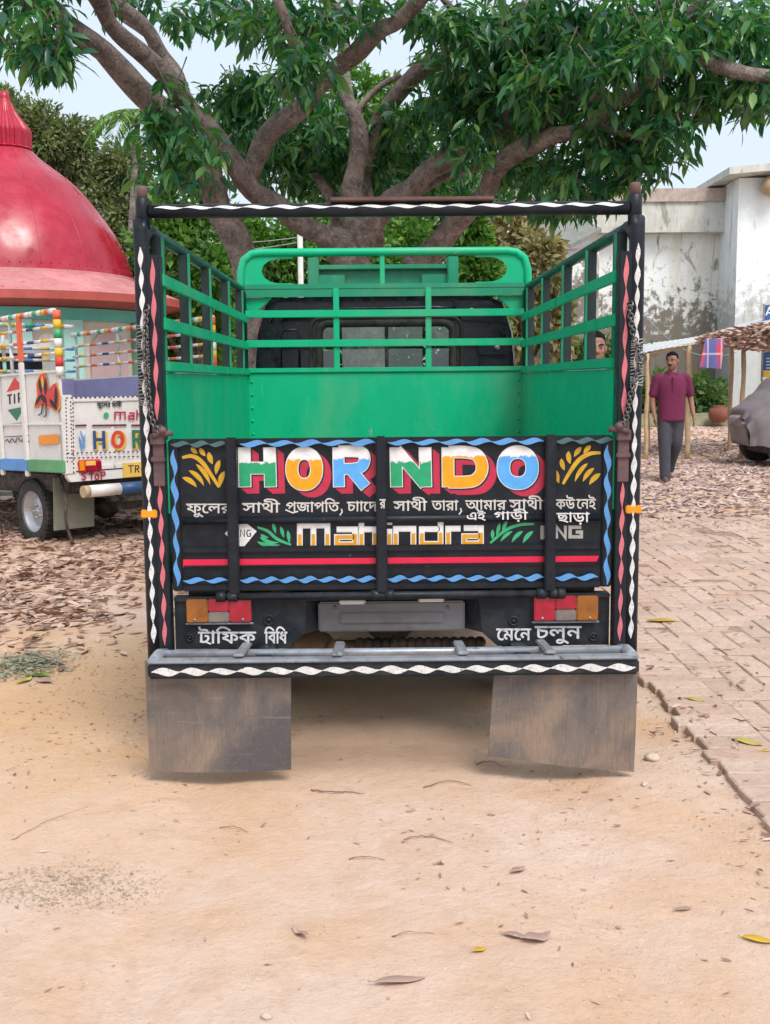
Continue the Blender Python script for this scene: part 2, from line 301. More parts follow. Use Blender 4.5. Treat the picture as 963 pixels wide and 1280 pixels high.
M['lilac'] = paint('lilac_bed_paint', (0.30, 0.29, 0.45), 0.5, var=0.15)
M['sillblue'] = paint('blue_sill_paint', (0.10, 0.27, 0.60), 0.5, var=0.15); M['sillgreen'] = paint('green_sill_paint', (0.11, 0.32, 0.14), 0.5, var=0.2)
M['yellow'] = paint('yellow_paint', (0.70, 0.42, 0.03), 0.5, var=0.12); M['red'] = paint('red_paint', (0.60, 0.045, 0.045), 0.5, var=0.12)
M['orangered'] = paint('orange_red_paint', (0.68, 0.13, 0.06), 0.5, var=0.14)
M['navy'] = paint('navy_paint', (0.02, 0.07, 0.19), 0.5, var=0.15); M['greenl'] = paint('bottle_green_paint', (0.03, 0.16, 0.10), 0.5, var=0.15)
M['numplate'] = paint('yellow_number_plate', (0.72, 0.47, 0.10), 0.45, var=0.08)
M['greymud'] = paint('grey_green_mudflap', (0.24, 0.23, 0.19), 0.7, var=0.2, dirt=(0.10, 0.20, 0.08), dirt_amt=0.6)
def cover_mat():
    m, nt, N, L, b = nmat('grey_brown_car_cover')
    v = coords(nt); n = noise_node(nt, v, 2.2, 6, 0.6, 1.2); n2 = noise_node(nt, v, 400, 2)
    L.new(ramp(nt, n, [(0.3, (0.165, 0.140, 0.150)), (0.7, (0.225, 0.195, 0.205))]), b.inputs['Base Color']); b.inputs['Roughness'].default_value = 0.7
    bump_to(nt, b, n2, 0.2, 0.004); return m
M['cover'] = cover_mat()
M['shirt'] = paint('maroon_polo_cloth', (0.135, 0.012, 0.055), 0.85, var=0.15, scale=9, bump=0.15, bscale=300)
M['shirt2'] = paint('blue_grey_shirt_cloth', (0.14, 0.18, 0.24), 0.85, var=0.15, scale=9)
M['trouser'] = paint('charcoal_trouser_cloth', (0.050, 0.050, 0.068), 0.85, var=0.2, scale=9, bump=0.15, bscale=300)
M['skin'] = paint('brown_skin', (0.25, 0.120, 0.078), 0.5, var=0.10, scale=6, bump=0.03)
M['hair'] = paint('black_hair', (0.008, 0.007, 0.007), 0.85, spec=0.1, var=0.3, scale=60, bump=0.4, bscale=300)
M['shoe'] = paint('brown_sandal_leather', (0.10, 0.06, 0.055), 0.6, var=0.2)
M['eyewhite'] = paint('eye_white', (0.6, 0.57, 0.54), 0.3, bump=0)
M['terracotta'] = paint('terracotta_clay', (0.20, 0.065, 0.045), 0.8, var=0.25)
M['signblue'] = paint('blue_sign_enamel', (0.022, 0.085, 0.24), 0.4, var=0.1)
M['stone'] = paint('pale_stone', (0.50, 0.40, 0.33), 0.9, var=0.2, bump=0.4)
M['yleaf'] = leaf_mat('yellow_fallen_leaf', [(0.62, 0.36, 0.02), (0.58, 0.40, 0.05)], 0.5, 0.1)
M['ygleaf'] = leaf_mat('yellow_green_fallen_leaf', [(0.45, 0.42, 0.05), (0.50, 0.45, 0.10)], 0.5, 0.1)
M['gleaf'] = leaf_mat('green_fallen_leaf', [(0.20, 0.34, 0.04), (0.14, 0.26, 0.04)], 0.5, 0.1)
M['bleaf'] = leaf_mat('brown_fallen_leaf', [(0.36, 0.235, 0.19), (0.42, 0.285, 0.235)], 0.6, 0.0)
M['twig'] = paint('dry_twig', (0.25, 0.155, 0.115), 0.85, var=0.3)
M['cable'] = paint('grey_cable', (0.30, 0.30, 0.30), 0.6, bump=0)
def plaid():
    m, nt, N, L, b = nmat('red_blue_plaid_cloth')
    v = coords(nt); s = N.new('ShaderNodeSeparateXYZ'); L.new(v, s.inputs[0])
    def stripes(o, freq, ph, thr):
        return math_node(nt, 'GREATER_THAN', math_node(nt, 'SINE', math_node(nt, 'ADD', math_node(nt, 'MULTIPLY', o, freq), ph)), thr)
    x, z = s.outputs[0], s.outputs[2]
    c = mixc(nt, stripes(x, 14, 0.4, 0.2), (0.50, 0.05, 0.10), (0.10, 0.11, 0.30))
    c = mixc(nt, math_node(nt, 'MULTIPLY', stripes(z, 12, 1.0, 0.0), 0.55), c, (0.11, 0.12, 0.30))
    w = math_node(nt, 'MAXIMUM', stripes(x, 28, 0.4, 0.93), stripes(z, 24, 1.0, 0.93))
    c = mixc(nt, math_node(nt, 'MULTIPLY', w, 0.6), c, (0.62, 0.50, 0.55))
    L.new(c, b.inputs['Base Color']); b.inputs['Roughness'].default_value = 0.9; return m
M['plaid'] = plaid()

# ------------------------------------------------------------------ building helpers
class MB:
    def __init__(s): s.v = []; s.f = []; s.m = []; s.sm = []; s.mats = []; s.cur = 0
    def use(s, mat):
        if mat not in s.mats: s.mats.append(mat)
        s.cur = s.mats.index(mat); return s
    def add(s, vs, fs, smooth=False):
        o = len(s.v); s.v += [tuple(v) for v in vs]
        for f in fs: s.f.append([i + o for i in f]); s.m.append(s.cur); s.sm.append(smooth)
        return s
    def box(s, a, b, rot=None):
        x0, y0, z0 = a; x1, y1, z1 = b
        vs = [(x, y, z) for z in (z0, z1) for y in (y0, y1) for x in (x0, x1)]
        if rot is not None:
            c = Vector(((x0 + x1) / 2, (y0 + y1) / 2, (z0 + z1) / 2)); vs = [c + rot @ (Vector(v) - c) for v in vs]
        return s.add(vs, [(0, 2, 3, 1), (4, 5, 7, 6), (0, 1, 5, 4), (2, 6, 7, 3), (0, 4, 6, 2), (1, 3, 7, 5)])
    def rbox(s, a, b, r=0.008, rot=None):
        """box with bevelled edges"""
        bm = bmesh.new(); c = [(p + q) / 2 for p, q in zip(a, b)]; d = [abs(q - p) for p, q in zip(a, b)]
        bmesh.ops.create_cube(bm, size=1.0); bmesh.ops.scale(bm, vec=d, verts=bm.verts)
        bmesh.ops.bevel(bm, geom=bm.edges[:], offset=min(r, min(d) * 0.45), segments=2, affect='EDGES')
        bm.verts.index_update()
        q = rot if rot is not None else Matrix.Identity(3)
        vs = [Vector(c) + q @ v.co for v in bm.verts]; fs = [[v.index for v in f.verts] for f in bm.faces]; bm.free()
        return s.add(vs, fs)
    def tube(s, pts, r, seg=10, closed=False, caps=True, smooth=True, sx=1.0):
        pts = [Vector(p) for p in pts]; n = len(pts); rr = r if hasattr(r, '__len__') else [r] * n
        vs = []; up = None
        for i, p in enumerate(pts):
            if closed: t = pts[(i + 1) % n] - pts[i - 1]
            else: t = pts[min(i + 1, n - 1)] - pts[max(i - 1, 0)]
            t.normalize()
            if up is None: up = Vector((0, 0, 1)) if abs(t.z) < 0.9 else Vector((0, 1, 0))
            a = t.cross(up).normalized(); up = a.cross(t).normalized()
            for k in range(seg):
                an = 2 * PI * k / seg; vs.append(p + a * (math.cos(an) * rr[i] * sx) + up * (math.sin(an) * rr[i]))
        fs = []
        for i in range(n if closed else n - 1):
            j = (i + 1) % n
            for k in range(seg):
                k2 = (k + 1) % seg; fs.append((i * seg + k, i * seg + k2, j * seg + k2, j * seg + k))
        s.add(vs, fs, smooth)
        if caps and not closed:
            o = len(s.v) - len(vs); s.f += [[o + k for k in range(seg)][::-1], [o + (n - 1) * seg + k for k in range(seg)]]; s.m += [s.cur] * 2; s.sm += [False] * 2
        return s
    def lathe(s, prof, c=(0, 0, 0), seg=48, axis='Z', smooth=True, rib=None):
        vs = []
        for i, (r, z) in enumerate(prof):
            for k in range(seg):
                a = 2 * PI * k / seg; q = r * (rib(k, i) if rib else 1)
                if axis == 'Z': vs.append((c[0] + q * math.cos(a), c[1] + q * math.sin(a), c[2] + z))
                elif axis == 'X': vs.append((c[0] + z, c[1] + q * math.cos(a), c[2] + q * math.sin(a)))
                else: vs.append((c[0] + q * math.cos(a), c[1] + z, c[2] + q * math.sin(a)))
        fs = [(i * seg + k, i * seg + (k + 1) % seg, (i + 1) * seg + (k + 1) % seg, (i + 1) * seg + k) for i in range(len(prof) - 1) for k in range(seg)]
        return s.add(vs, fs, smooth)
    def prism(s, poly, f0, f1):
        """poly of 2-D points; f0, f1 map (u,v) to the two caps"""
        n = len(poly); vs = [f0(*p) for p in poly] + [f1(*p) for p in poly]
        tri = geometry.tessellate_polygon([[Vector((p[0], p[1], 0)) for p in poly]])
        fs = [list(t) for t in tri] + [[i + n for i in t][::-1] for t in tri] + [(i, (i + 1) % n, n + (i + 1) % n, n + i) for i in range(n)]
        return s.add(vs, fs)
    def sphere(s, c, r, seg=14, rings=10, sc=(1, 1, 1), smooth=True):
        vs = []; 
        for i in range(rings + 1):
            th = PI * i / rings
            for k in range(seg):
                a = 2 * PI * k / seg; vs.append((c[0] + r * sc[0] * math.sin(th) * math.cos(a), c[1] + r * sc[1] * math.sin(th) * math.sin(a), c[2] + r * sc[2] * math.cos(th)))
        return s.add(vs, [(i * seg + k, (i + 1) * seg + k, (i + 1) * seg + (k + 1) % seg, i * seg + (k + 1) % seg) for i in range(rings) for k in range(seg)], smooth)
    def build(s, name, mat=None, parent=None, bevel=0):
        me = bpy.data.meshes.new(name); me.from_pydata(s.v, [], s.f)
        mats = s.mats or [mat]
        for m in mats: me.materials.append(m)
        if s.mats: me.polygons.foreach_set('material_index', s.m)
        me.polygons.foreach_set('use_smooth', s.sm); me.update()
        o = bpy.data.objects.new(name, me); COL.objects.link(o)
        if parent: o.parent = parent
        if bevel:
            b = o.modifiers.new('bevel', 'BEVEL'); b.width = bevel; b.segments = 2; b.limit_method = 'ANGLE'; b.angle_limit = R(40)
        return o

def tag(o, label=None, cat=None, group=None, kind=None):
    if label: o['label'] = label
    if cat: o['category'] = cat
    if group: o['group'] = group
    if kind: o['kind'] = kind
    return o
def thing(name, label, cat, loc=(0, 0, 0), rot=(0, 0, 0), group=None):
    o = bpy.data.objects.new(name, None); COL.objects.link(o); o.location = loc; o.rotation_euler = rot; o.empty_display_size = 0.2
    return tag(o, label, cat, group)

def catmull(pts, n=6, closed=False):
    pts = [Vector(p) for p in pts]; out = []; m = len(pts)
    for i in range(m if closed else m - 1):
        g = (lambda k: pts[k % m]) if closed else (lambda k: pts[min(max(k, 0), m - 1)])
        a, b, c, d = g(i - 1), g(i), g(i + 1), g(i + 2)
        for k in range(n):
            t = k / n
            out.append(0.5 * ((2 * b) + (c - a) * t + (2 * a - 5 * b + 4 * c - d) * t * t + (3 * b - a - 3 * c + d) * t ** 3))
    if not closed: out.append(pts[-1])
    return out

# brush strokes on a plane: f maps (u, v, lift) to local 3-D
def stroke(mb, pts, w, f, lift=0.0, closed=False):
    pts = [Vector((p[0], p[1])) for p in pts]; n = len(pts); ww = w if hasattr(w, '__len__') else [w] * n
    vs = []
    for i in range(n):
        if closed: d0 = (pts[i] - pts[i - 1]); d1 = (pts[(i + 1) % n] - pts[i])
        else:
            d1 = pts[min(i + 1, n - 1)] - pts[min(i, n - 2)]; d0 = pts[max(i, 1)] - pts[max(i - 1, 0)]
        if d0.length < 1e-9: d0 = d1
        if d1.length < 1e-9: d1 = d0
        d0 = d0.normalized(); d1 = d1.normalized(); n0 = Vector((-d0.y, d0.x)); n1 = Vector((-d1.y, d1.x))
        mt = n0 + n1
        mt = n0 if mt.length < 1e-6 else mt.normalized()
        k = ww[i] / 2 / max(0.5, mt.dot(n0))
        ext = Vector((0, 0))
        vs += [f(*(pts[i] + mt * k), lift), f(*(pts[i] - mt * k), lift)]
    fs = [(2 * i, 2 * i + 1, 2 * ((i + 1) % n) + 1, 2 * ((i + 1) % n)) for i in range(n if closed else n - 1)]
    mb.add(vs, fs)
def fillpoly(mb, pts, f, lift=0.0):
    tri = geometry.tessellate_polygon([[Vector((p[0], p[1], 0)) for p in pts]])
    mb.add([f(p[0], p[1], lift) for p in pts], [list(t) for t in tri])
def lens(mb, a, b, w, f, lift=0.0, bend=0.0, blunt=0.0):
    a = Vector(a); b = Vector(b); d = b - a; nn = Vector((-d.y, d.x)).normalized(); pts = []; ws = []
    for i in range(9):
        t = i / 8; pts.append(a + d * t + nn * (bend * d.length * 4 * t * (1 - t))); ws.append(max(0.05 * w, w * math.sin(PI * t ** (1 - blunt * 0.5)) ** 0.8))
    stroke(mb, pts, ws, f, lift)
def wave(mb, a, b, w, L_, f, lift=0.0, amp=0.20):
    """twisted-ribbon border: a run of leaf shapes swinging to and fro along a line"""
    a = Vector(a); b = Vector(b); d = b - a; ln = d.length; nb = max(1, round(ln / L_)); nn = Vector((-d.y, d.x)).normalized()
    K, C = 8, 4; jit = [random.uniform(0.85, 1.12) for _ in range(nb)]; vs = []
    for i in range(nb * K + 1):
        t = i / K; k = t - math.floor(t); bi = min(nb - 1, int(t))
        p = a + d * (i / (nb * K)) + nn * (amp * w * math.sin(2 * PI * k) * jit[bi]); ww = w * jit[bi] * (0.10 + 0.90 * math.sin(PI * k) ** 1.3)
        for c in range(C + 1): q = p + nn * (ww * (c / C - .5)); vs.append(f(q.x, q.y, lift))
    mb.add(vs, [(i * (C + 1) + c, i * (C + 1) + c + 1, (i + 1) * (C + 1) + c + 1, (i + 1) * (C + 1) + c) for i in range(nb * K) for c in range(C)])
def ell(cx, cy, rx, ry, n=32, pw=2.0):
    o = []
    for i in range(n):
        a = 2 * PI * i / n; c, s_ = math.cos(a), math.sin(a)
        o.append((cx + rx * math.copysign(abs(c) ** (2 / pw), c), cy + ry * math.copysign(abs(s_) ** (2 / pw), s_)))
    return o

# Bengali words from the built-in font, each contour filled with non-zero winding; typed in visual order
def contours(txt):
    cu = bpy.data.curves.new('word', 'FONT'); cu.body = txt; o = bpy.data.objects.new('word', cu); COL.objects.link(o)
    dg = bpy.context.evaluated_depsgraph_get(); ev = o.evaluated_get(dg); c2 = ev.to_curve(dg)
    res = []
    for sp in c2.splines:
        pl = []; bp = sp.bezier_points; n = len(bp)
        for i in range(n):
            p0, p1 = bp[i], bp[(i + 1) % n]
            for p in geometry.interpolate_bezier(p0.co, p0.handle_right, p1.handle_left, p1.co, 5)[:-1]: pl.append((p.x, p.y))
        if len(pl) > 2: res.append(pl)
    ev.to_curve_clear(); bpy.data.objects.remove(o); bpy.data.curves.remove(cu); return res
def word(mb, txt, x0, x1, y0, y1, f, lift=0.0, thick=0.0):
    """fit the word between x0..x1 with its head line at y0 and its base at y1 (picture-style v, down positive)"""
    cs = contours(txt)
    if not cs: return
    xs = [p[0] for c in cs for p in c]; mnx, mxx = min(xs), max(xs)
    B0, B1 = 0.0, 0.62            # baseline and head line of the font in em
    ux = lambda x: x0 + (x - mnx) / (mxx - mnx) * (x1 - x0)
    vy = lambda y: y1 + (y - B0) / (B1 - B0) * (y0 - y1)
    cs = [[(ux(x), vy(y)) for x, y in c] for c in cs]
    verts = []; edges = []
    for c in cs:
        o = len(verts); verts += [Vector(p) for p in c]; edges += [(o + i, o + (i + 1) % len(c)) for i in range(len(c))]
    vo, eo, fo, _, _, _ = geometry.delaunay_2d_cdt(verts, edges, [], 0, 1e-5)
    def wind(x, y):
        w = 0
        for c in cs:
            for i in range(len(c)):
                ax, ay = c[i]; bx, by = c[(i + 1) % len(c)]
                if (ay <= y) != (by <= y):
                    t = (y - ay) / (by - ay)
                    if ax + t * (bx - ax) > x: w += 1 if by > ay else -1
        return w
    keep = []
    for t in fo:
        cx = sum(vo[i].x for i in t) / len(t); cy = sum(vo[i].y for i in t) / len(t)
        if wind(cx, cy) != 0: keep.append(list(t))
    mb.add([f(v.x, v.y, lift) for v in vo], keep)
    if thick:
        for c in cs: stroke(mb, c, thick, f, lift + 0.0004, closed=True)

# fast leaf clouds
def leaf_template(kind='mango'):
    if kind == 'mango':   # along +X, droops, folded along the midrib
        v = [(0, 0, 0), (.3, .115, .025), (.3, 0, -.01), (.3, -.115, .025), (.65, .125, -.03), (.65, 0, -.075), (.65, -.125, -.03), (1, 0, -.19)]
        f = [(0, 2, 1), (0, 3, 2), (1, 2, 5), (1, 5, 4), (2, 3, 6), (2, 6, 5), (4, 5, 7), (5, 6, 7)]
    elif kind == 'small':
        v = [(0, 0, 0), (.5, .2, .05), (.5, -.2, .05), (1, 0, -.1)]; f = [(0, 2, 1), (1, 2, 3)]
    else:                 # curled dead leaf
        v = [(0, 0, .03), (.3, .13, .05), (.3, 0, 0), (.3, -.13, .03), (.68, .12, .05), (.68, 0, 0), (.68, -.12, .06), (1, 0, .06)]
        f = [(0, 2, 1), (0, 3, 2), (1, 2, 5), (1, 5, 4), (2, 3, 6), (2, 6, 5), (4, 5, 7), (5, 6, 7)]
    return np.array(v, float), np.array(f, int)
def frames(dirs, rolls):
    x = dirs / np.linalg.norm(dirs, axis=1, keepdims=True); up = np.tile([0, 0, 1.0], (len(x), 1)); up[np.abs(x[:, 2]) > .95] = [1, 0, 0]
    y = np.cross(up, x); y /= np.linalg.norm(y, axis=1, keepdims=True); z = np.cross(x, y)
    c, s_ = np.cos(rolls)[:, None], np.sin(rolls)[:, None]
    return np.stack([x, y * c + z * s_, -y * s_ + z * c], axis=2)
def cloud_mesh(name, pos, Rm, sc, mat, kind, wid=None):
    tv, tf = leaf_template(kind); n = len(pos); k = len(tv)
    loc = tv[None] * np.ones((n, 1, 1))
    if wid is not None: loc[:, :, 1] *= wid[:, None]
    V = np.einsum('nij,nkj->nki', Rm, loc) * sc[:, None, None] + pos[:, None, :]
    F = (tf[None] + (np.arange(n) * k)[:, None, None]).reshape(-1)
    me = bpy.data.meshes.new(name); nf = n * len(tf)
    me.vertices.add(n * k); me.vertices.foreach_set('co', V.reshape(-1)); me.loops.add(nf * 3); me.loops.foreach_set('vertex_index', F.astype(np.int32))
    me.polygons.add(nf); me.polygons.foreach_set('loop_start', np.arange(0, nf * 3, 3, dtype=np.int32)); me.polygons.foreach_set('loop_total', np.full(nf, 3, np.int32))
    me.update(calc_edges=True); me.materials.append(mat)
    o = bpy.data.objects.new(name, me); COL.objects.link(o); return o
def ellipsoid_pts(c, r, n, hollow=0.35):
    d = RNG.normal(size=(n, 3)); d /= np.linalg.norm(d, axis=1, keepdims=True)
    rad = (hollow + (1 - hollow) * RNG.random(n)) ** 0.6 
    lump = 0.8 + 0.25 * np.sin(d[:, 0] * 5 + c[0]) * np.cos(d[:, 2] * 4 + c[1]) + 0.12 * np.sin(d[:, 1] * 9)
    return np.array(c) + d * rad[:, None] * lump[:, None] * np.array(r), d
def whorls(centres, per, length, droop=0.9, spread=0.03):
    n = len(centres); N_ = n * per
    az = RNG.random(N_) * 2 * PI; c = np.repeat(np.array(centres), per, axis=0)
    el = -droop + RNG.normal(0, 0.45, N_)
    d = np.stack([np.cos(az) * np.cos(el), np.sin(az) * np.cos(el), np.sin(el)], 1)
    p = c + RNG.normal(0, spread, (N_, 3)) + d * 0.02
    return p, frames(d, RNG.normal(0, 0.5, N_)), length * (0.65 + 0.6 * RNG.random(N_))

# ================================================================== GROUND
def gz(x, y):
    t = min(1, max(0, (y - 18) / 12)); k = t * t * (3 - 2 * t) * 0.55 * (1 if x > 0 else 0.4)
    return k
def ground_height(x, y):
    h = gz(x, y) + 0.018 * noise.noise(Vector((x * 0.7, y * 0.7, 3))) + 0.008 * noise.noise(Vector((x * 2.5, y * 2.5, 9)))
    # tyre ruts of earlier traffic in the foreground
    for cx in (0.56, -0.62):
        dx = x - cx - 0.05 * math.sin(y * 0.8)
        if abs(dx) < 0.16 and y < 6: h += -0.014 * math.cos(dx / 0.16 * PI / 2) + (0.011 if cx > 0 else .004) * abs(math.sin(y * 21 + abs(dx) * 16)) * (abs(dx) < 0.11) * (0.6 + 0.5 * noise.noise(Vector((x * 6, y * 2, 5))))
    return h - (0.03 if x > 1.3 and y < 10.6 else 0)
mb = MB()
def grid(mb, xs, ys, fz):
    o = [(x, y, fz(x, y)) for y in ys for x in xs]; nx = len(xs)
    mb.add(o, [(j * nx + i, j * nx + i + 1, (j + 1) * nx + i + 1, (j + 1) * nx + i) for j in range(len(ys) - 1) for i in range(nx - 1)], True)
xs = sorted(set([round(-2.2 + 0.03 * i, 3) for i in range(150)] + [-400, -150, -60, -30, -20] + [round(-15 + 0.4 * i, 2) for i in range(32)] + [round(2.4 + 0.4 * i, 2) for i in range(48)] + [30, 60, 150, 400]))
ys = sorted(set([round(1.2 + 0.035 * i, 3) for i in range(140)] + [-60, -20, -5, -1] + [round(6.2 + 0.3 * i, 2) for i in range(90)] + [36, 40, 60, 100, 200, 500]))
grid(mb, xs, ys, ground_height)
tag(mb.build('ground', M['dirt']), kind='structure')

# brick road to the right: every brick of it worn, tilted and chipped a little
mb = MB()
def brick(mb, x0, y0, x1, y1, z):
    g = 0.0035; j = lambda: random.uniform(-0.006, 0.006); tx = random.uniform(-.012, .012); ty = random.uniform(-.012, .012)
    cx, cy = (x0 + x1) / 2, (y0 + y1) / 2
    zz = lambda x, y: z + tx * (x - cx) + ty * (y - cy)
    base = [(x0 + g, y0 + g), (x1 - g, y0 + g), (x1 - g, y1 - g), (x0 + g, y1 - g)]
    b = [(x + j(), y + j()) for x, y in base]; e = 0.006
    top = [(x + (e if x < cx else -e), y + (e if y < cy else -e)) for x, y in b]
    vs = [(x, y, z - 0.06) for x, y in b] + [(x, y, zz(x, y) - 0.004) for x, y in b] + [(x, y, zz(x, y)) for x, y in top]
    fs = [(8, 9, 10, 11)] + [(i, (i + 1) % 4, 4 + (i + 1) % 4, 4 + i) for i in range(4)] + [(4 + i, 4 + (i + 1) % 4, 8 + (i + 1) % 4, 8 + i) for i in range(4)]
    mb.add(vs, fs)
def road_z(x, y): return 0.020 + 0.014 * noise.noise(Vector((x * 1.3, y * 1.3, 1))) 
mb.use(M['joint']); 
grid(mb, [1.25 + 0.15 * i for i in range(29)], [1.4 + 0.15 * i for i in range(61)], lambda x, y: road_z(x, y) - 0.005 + 0.004 * noise.noise(Vector((x * 5, y * 5, 2))))
mb.use(M['brick'])
y = 1.4
while y < 10.4:      # edge course, long sides across the road's edge
    w = random.uniform(0.122, 0.14); brick(mb, 1.20 + random.uniform(-.03, .02), y, 1.455, y + w, road_z(1.3, y) + 0.004); y += w
U = 0.128                     # 90-degree herringbone, dipped and rubbed by traffic
for i in range(0, 30):
    for j in range(-2, 72):
        x, y = 1.457 + i * U, 1.4 + j * U; k = (i - j) % 4; z = road_z(x, y) + random.uniform(-.004, .004)
        if random.random() < .012: continue
        if k == 0: brick(mb, x, y, x + 2 * U, y + U, z)
        elif k == 2: brick(mb, x, y - U, x + U, y + U, z)
        if i == 0 and k == 1: brick(mb, x, y, x + U, y + U, z)
tag(mb.build('brick_road', M['brick']), kind='structure')

# leaf litter
def litter(name, n, sampler, mat, smin, smax, zf, label):
    pts = np.array([sampler() for _ in range(n)]); pos = np.array([(x, y, zf(x, y)) for x, y in pts])
    az = RNG.random(n) * 2 * PI; el = RNG.normal(0, 0.16, n)
    d = np.stack([np.cos(az) * np.cos(el), np.sin(az) * np.cos(el), np.sin(el)], 1)
    o = cloud_mesh(name, pos, frames(d, RNG.normal(0, 0.45, n)), smin + (smax - smin) * RNG.random(n), mat, 'dead', 0.6 + 0.7 * RNG.random(n))
    return tag(o, label, 'leaf litter', kind='stuff')
def s_left():
    while True:
        x = random.uniform(-7.5, -0.85); y = random.uniform(5.0, 13)
        e = -1.55 + 0.35 * noise.noise(Vector((y * 0.9, 5, 0))) + max(0, (y - 6.0)) * 0.16
        p = 1 / (1 + math.exp((x - e) * 6)) * (1 / (1 + math.exp((5.45 + 0.5 * noise.noise(Vector((x * 1.5, 0, 2))) - y) * 9)))
        p *= 0.22 + 1.2 * max(0, 0.46 + noise.noise(Vector((x * 1.2, y * 1.2, 4))))
        if random.random() < p: return x, y
litter('leaf_litter', 17000, s_left, M['litter'], 0.06, 0.145, lambda x, y: ground_height(x, y) + random.uniform(0.0, 0.018), 'thick carpet of brown dead leaves left of the truck')
def s_right():
    while True:
        x = random.uniform(0.9, 11); y = random.uniform(9.2, 24.4)
        p = 1 / (1 + math.exp((10.3 + 0.35 * noise.noise(Vector((x * 1.1, 0, 7))) - y) * 5))
        if y > 21: p *= 0.6
        if random.random() < p: return x, y
litter('leaf_litter', 25000, s_right, M['litter_far'], 0.06, 0.145, lambda x, y: ground_height(x, y) + random.uniform(0.0, 0.018), 'purplish brown dead leaves spread behind the brick road')
def s_road():
    while True:
        x = random.uniform(1.0, 4.8); y = random.uniform(2.6, 10.4)
        p = 0.16 + 0.5 * (y > 9.5) + 0.55 * max(0, noise.noise(Vector((x * 1.6, y * 1.6, 8))))
        if abs(x - 1.38) < 0.28: p += 0.25
        if random.random() < p: return x, y
litter('leaf_crumbs', 2400, s_road, M['litter'], 0.012, 0.06, lambda x, y: (road_z(x, y) if x > 1.2 else ground_height(x, y)) + 0.006, 'scattered leaf crumbs on the brick road')
def s_dirt():
    while True:
        x = random.uniform(-1.6, 1.25); y = random.uniform(2.1, 5.6)
        p = 0.05 + 0.9 * max(0, noise.noise(Vector((x * 2.1, y * 1.4, 12)))) + (0.5 if x < -0.8 and y > 3.6 else 0) + (0.5 if x > 0.95 and y > 2.6 else 0)
        if random.random() < p: return x, y
litter('dirt_debris', 1100, s_dirt, M['litter'], 0.006, 0.032, lambda x, y: ground_height(x, y) + 0.003, 'small bits of dead leaf and grass on the sandy dirt')
def s_grit():
    if random.random() < .22: return .56 + random.gauss(0, .07) , random.uniform(1.9, 4.6)
    if random.random() < .18: return 1.08 + random.gauss(0, .09), random.uniform(1.9, 5.5)
    return random.uniform(-2.2, 1.25), random.uniform(1.9, 6.0) 
M['pebble'] = leaf_mat('sand_grains', [(0.30, 0.19, 0.13), (0.50, 0.36, 0.27), (0.68, 0.55, 0.46), (0.40, 0.25, 0.17)], 0.9, 0, 0.2)
litter('sand_grit', 6000, s_grit, M['pebble'], 0.003, 0.011, lambda x, y: ground_height(x, y) + .001, 'fine grit and crumbs scattered over the sandy dirt')
def s_patch():
    a = random.uniform(0, 2 * PI); q = random.random() ** 0.7
    return -0.85 + 0.24 * q * math.cos(a) + random.gauss(0, .02), 2.86 + 0.14 * q * math.sin(a) + random.gauss(0, .02)
M['grit'] = leaf_mat('grey_green_grass_clippings', [(0.32, 0.26, 0.19), (0.40, 0.32, 0.24), (0.28, 0.25, 0.17), (0.45, 0.35, 0.26)], 0.7, 0)
litter('grass_clippings', 1100, s_patch, M['grit'], 0.005, 0.014, lambda x, y: ground_height(x, y) + 0.003, 'patch of dry grey green clippings on the dirt')
def s_grass():
    return random.gauss(-1.74, 0.10), random.gauss(5.25, 0.13)
M['thatchgreen'] = leaf_mat('grey_green_grass', [(0.17, 0.20, 0.13), (0.24, 0.26, 0.18), (0.30, 0.29, 0.22)], 0.7, 0)
litter('grass_tuft', 1100, s_grass, M['thatchgreen'], 0.015, 0.042, lambda x, y: ground_height(x, y) + random.uniform(0, .03), 'low grey green grass patch beside the dead leaves')

# ================================================================== MAIN TRUCK
RX, RY = 0.046, 3.83
truck = thing('goods_truck', 'black and green painted goods truck seen from behind with lettered tailgate', 'truck', (RX, RY, 0))
def tl(px, py, yl=0.0):
    p = P(px, py, RY + yl); return p.x - RX, p.z
def plane(yl):
    def f(px, py, lift=0.0):
        x, z = tl(px, py, yl); return (x, yl - lift, z)
    return f
PX = RY / FPX     # metres per photo pixel on the tailgate plane

# --- tailgate
TG = 0.0
tg = MB(); tg.rbox((-.782, 0.004, .640), (.782, .040, 1.182), .006)
for z0, z1, d in ((1.158, 1.182, .012), (.985, 1.000, -.0035), (.640, .664, .012), (.724, .732, .006)):
    tg.rbox((-.745, -d, z0), (.745, .006, z1), .004)
for s_ in (-1, 1): tg.rbox((s_ * .765 - .017, -.010, .642), (s_ * .765 + .017, .006, 1.180), .004)
tg.tube([(-.74, -.002, .893), (.74, -.002, .893)], .013, 12)
tg.rbox((-.742, -.006, .775), (.742, .006, .800), .005)
tailgate = tg.build('tailgate', M['black'], truck)
F0 = plane(0.0)
FT = plane(0.0)
stiff_px = (292, 477, 687)
for spx in stiff_px:
    x = tl(spx, 640)[0]; m_ = MB(); m_.rbox((x - .019, -.036, .632), (x + .019, .003, 1.188), .005)
    o = m_.build('stiffener', M['black'], tailgate)
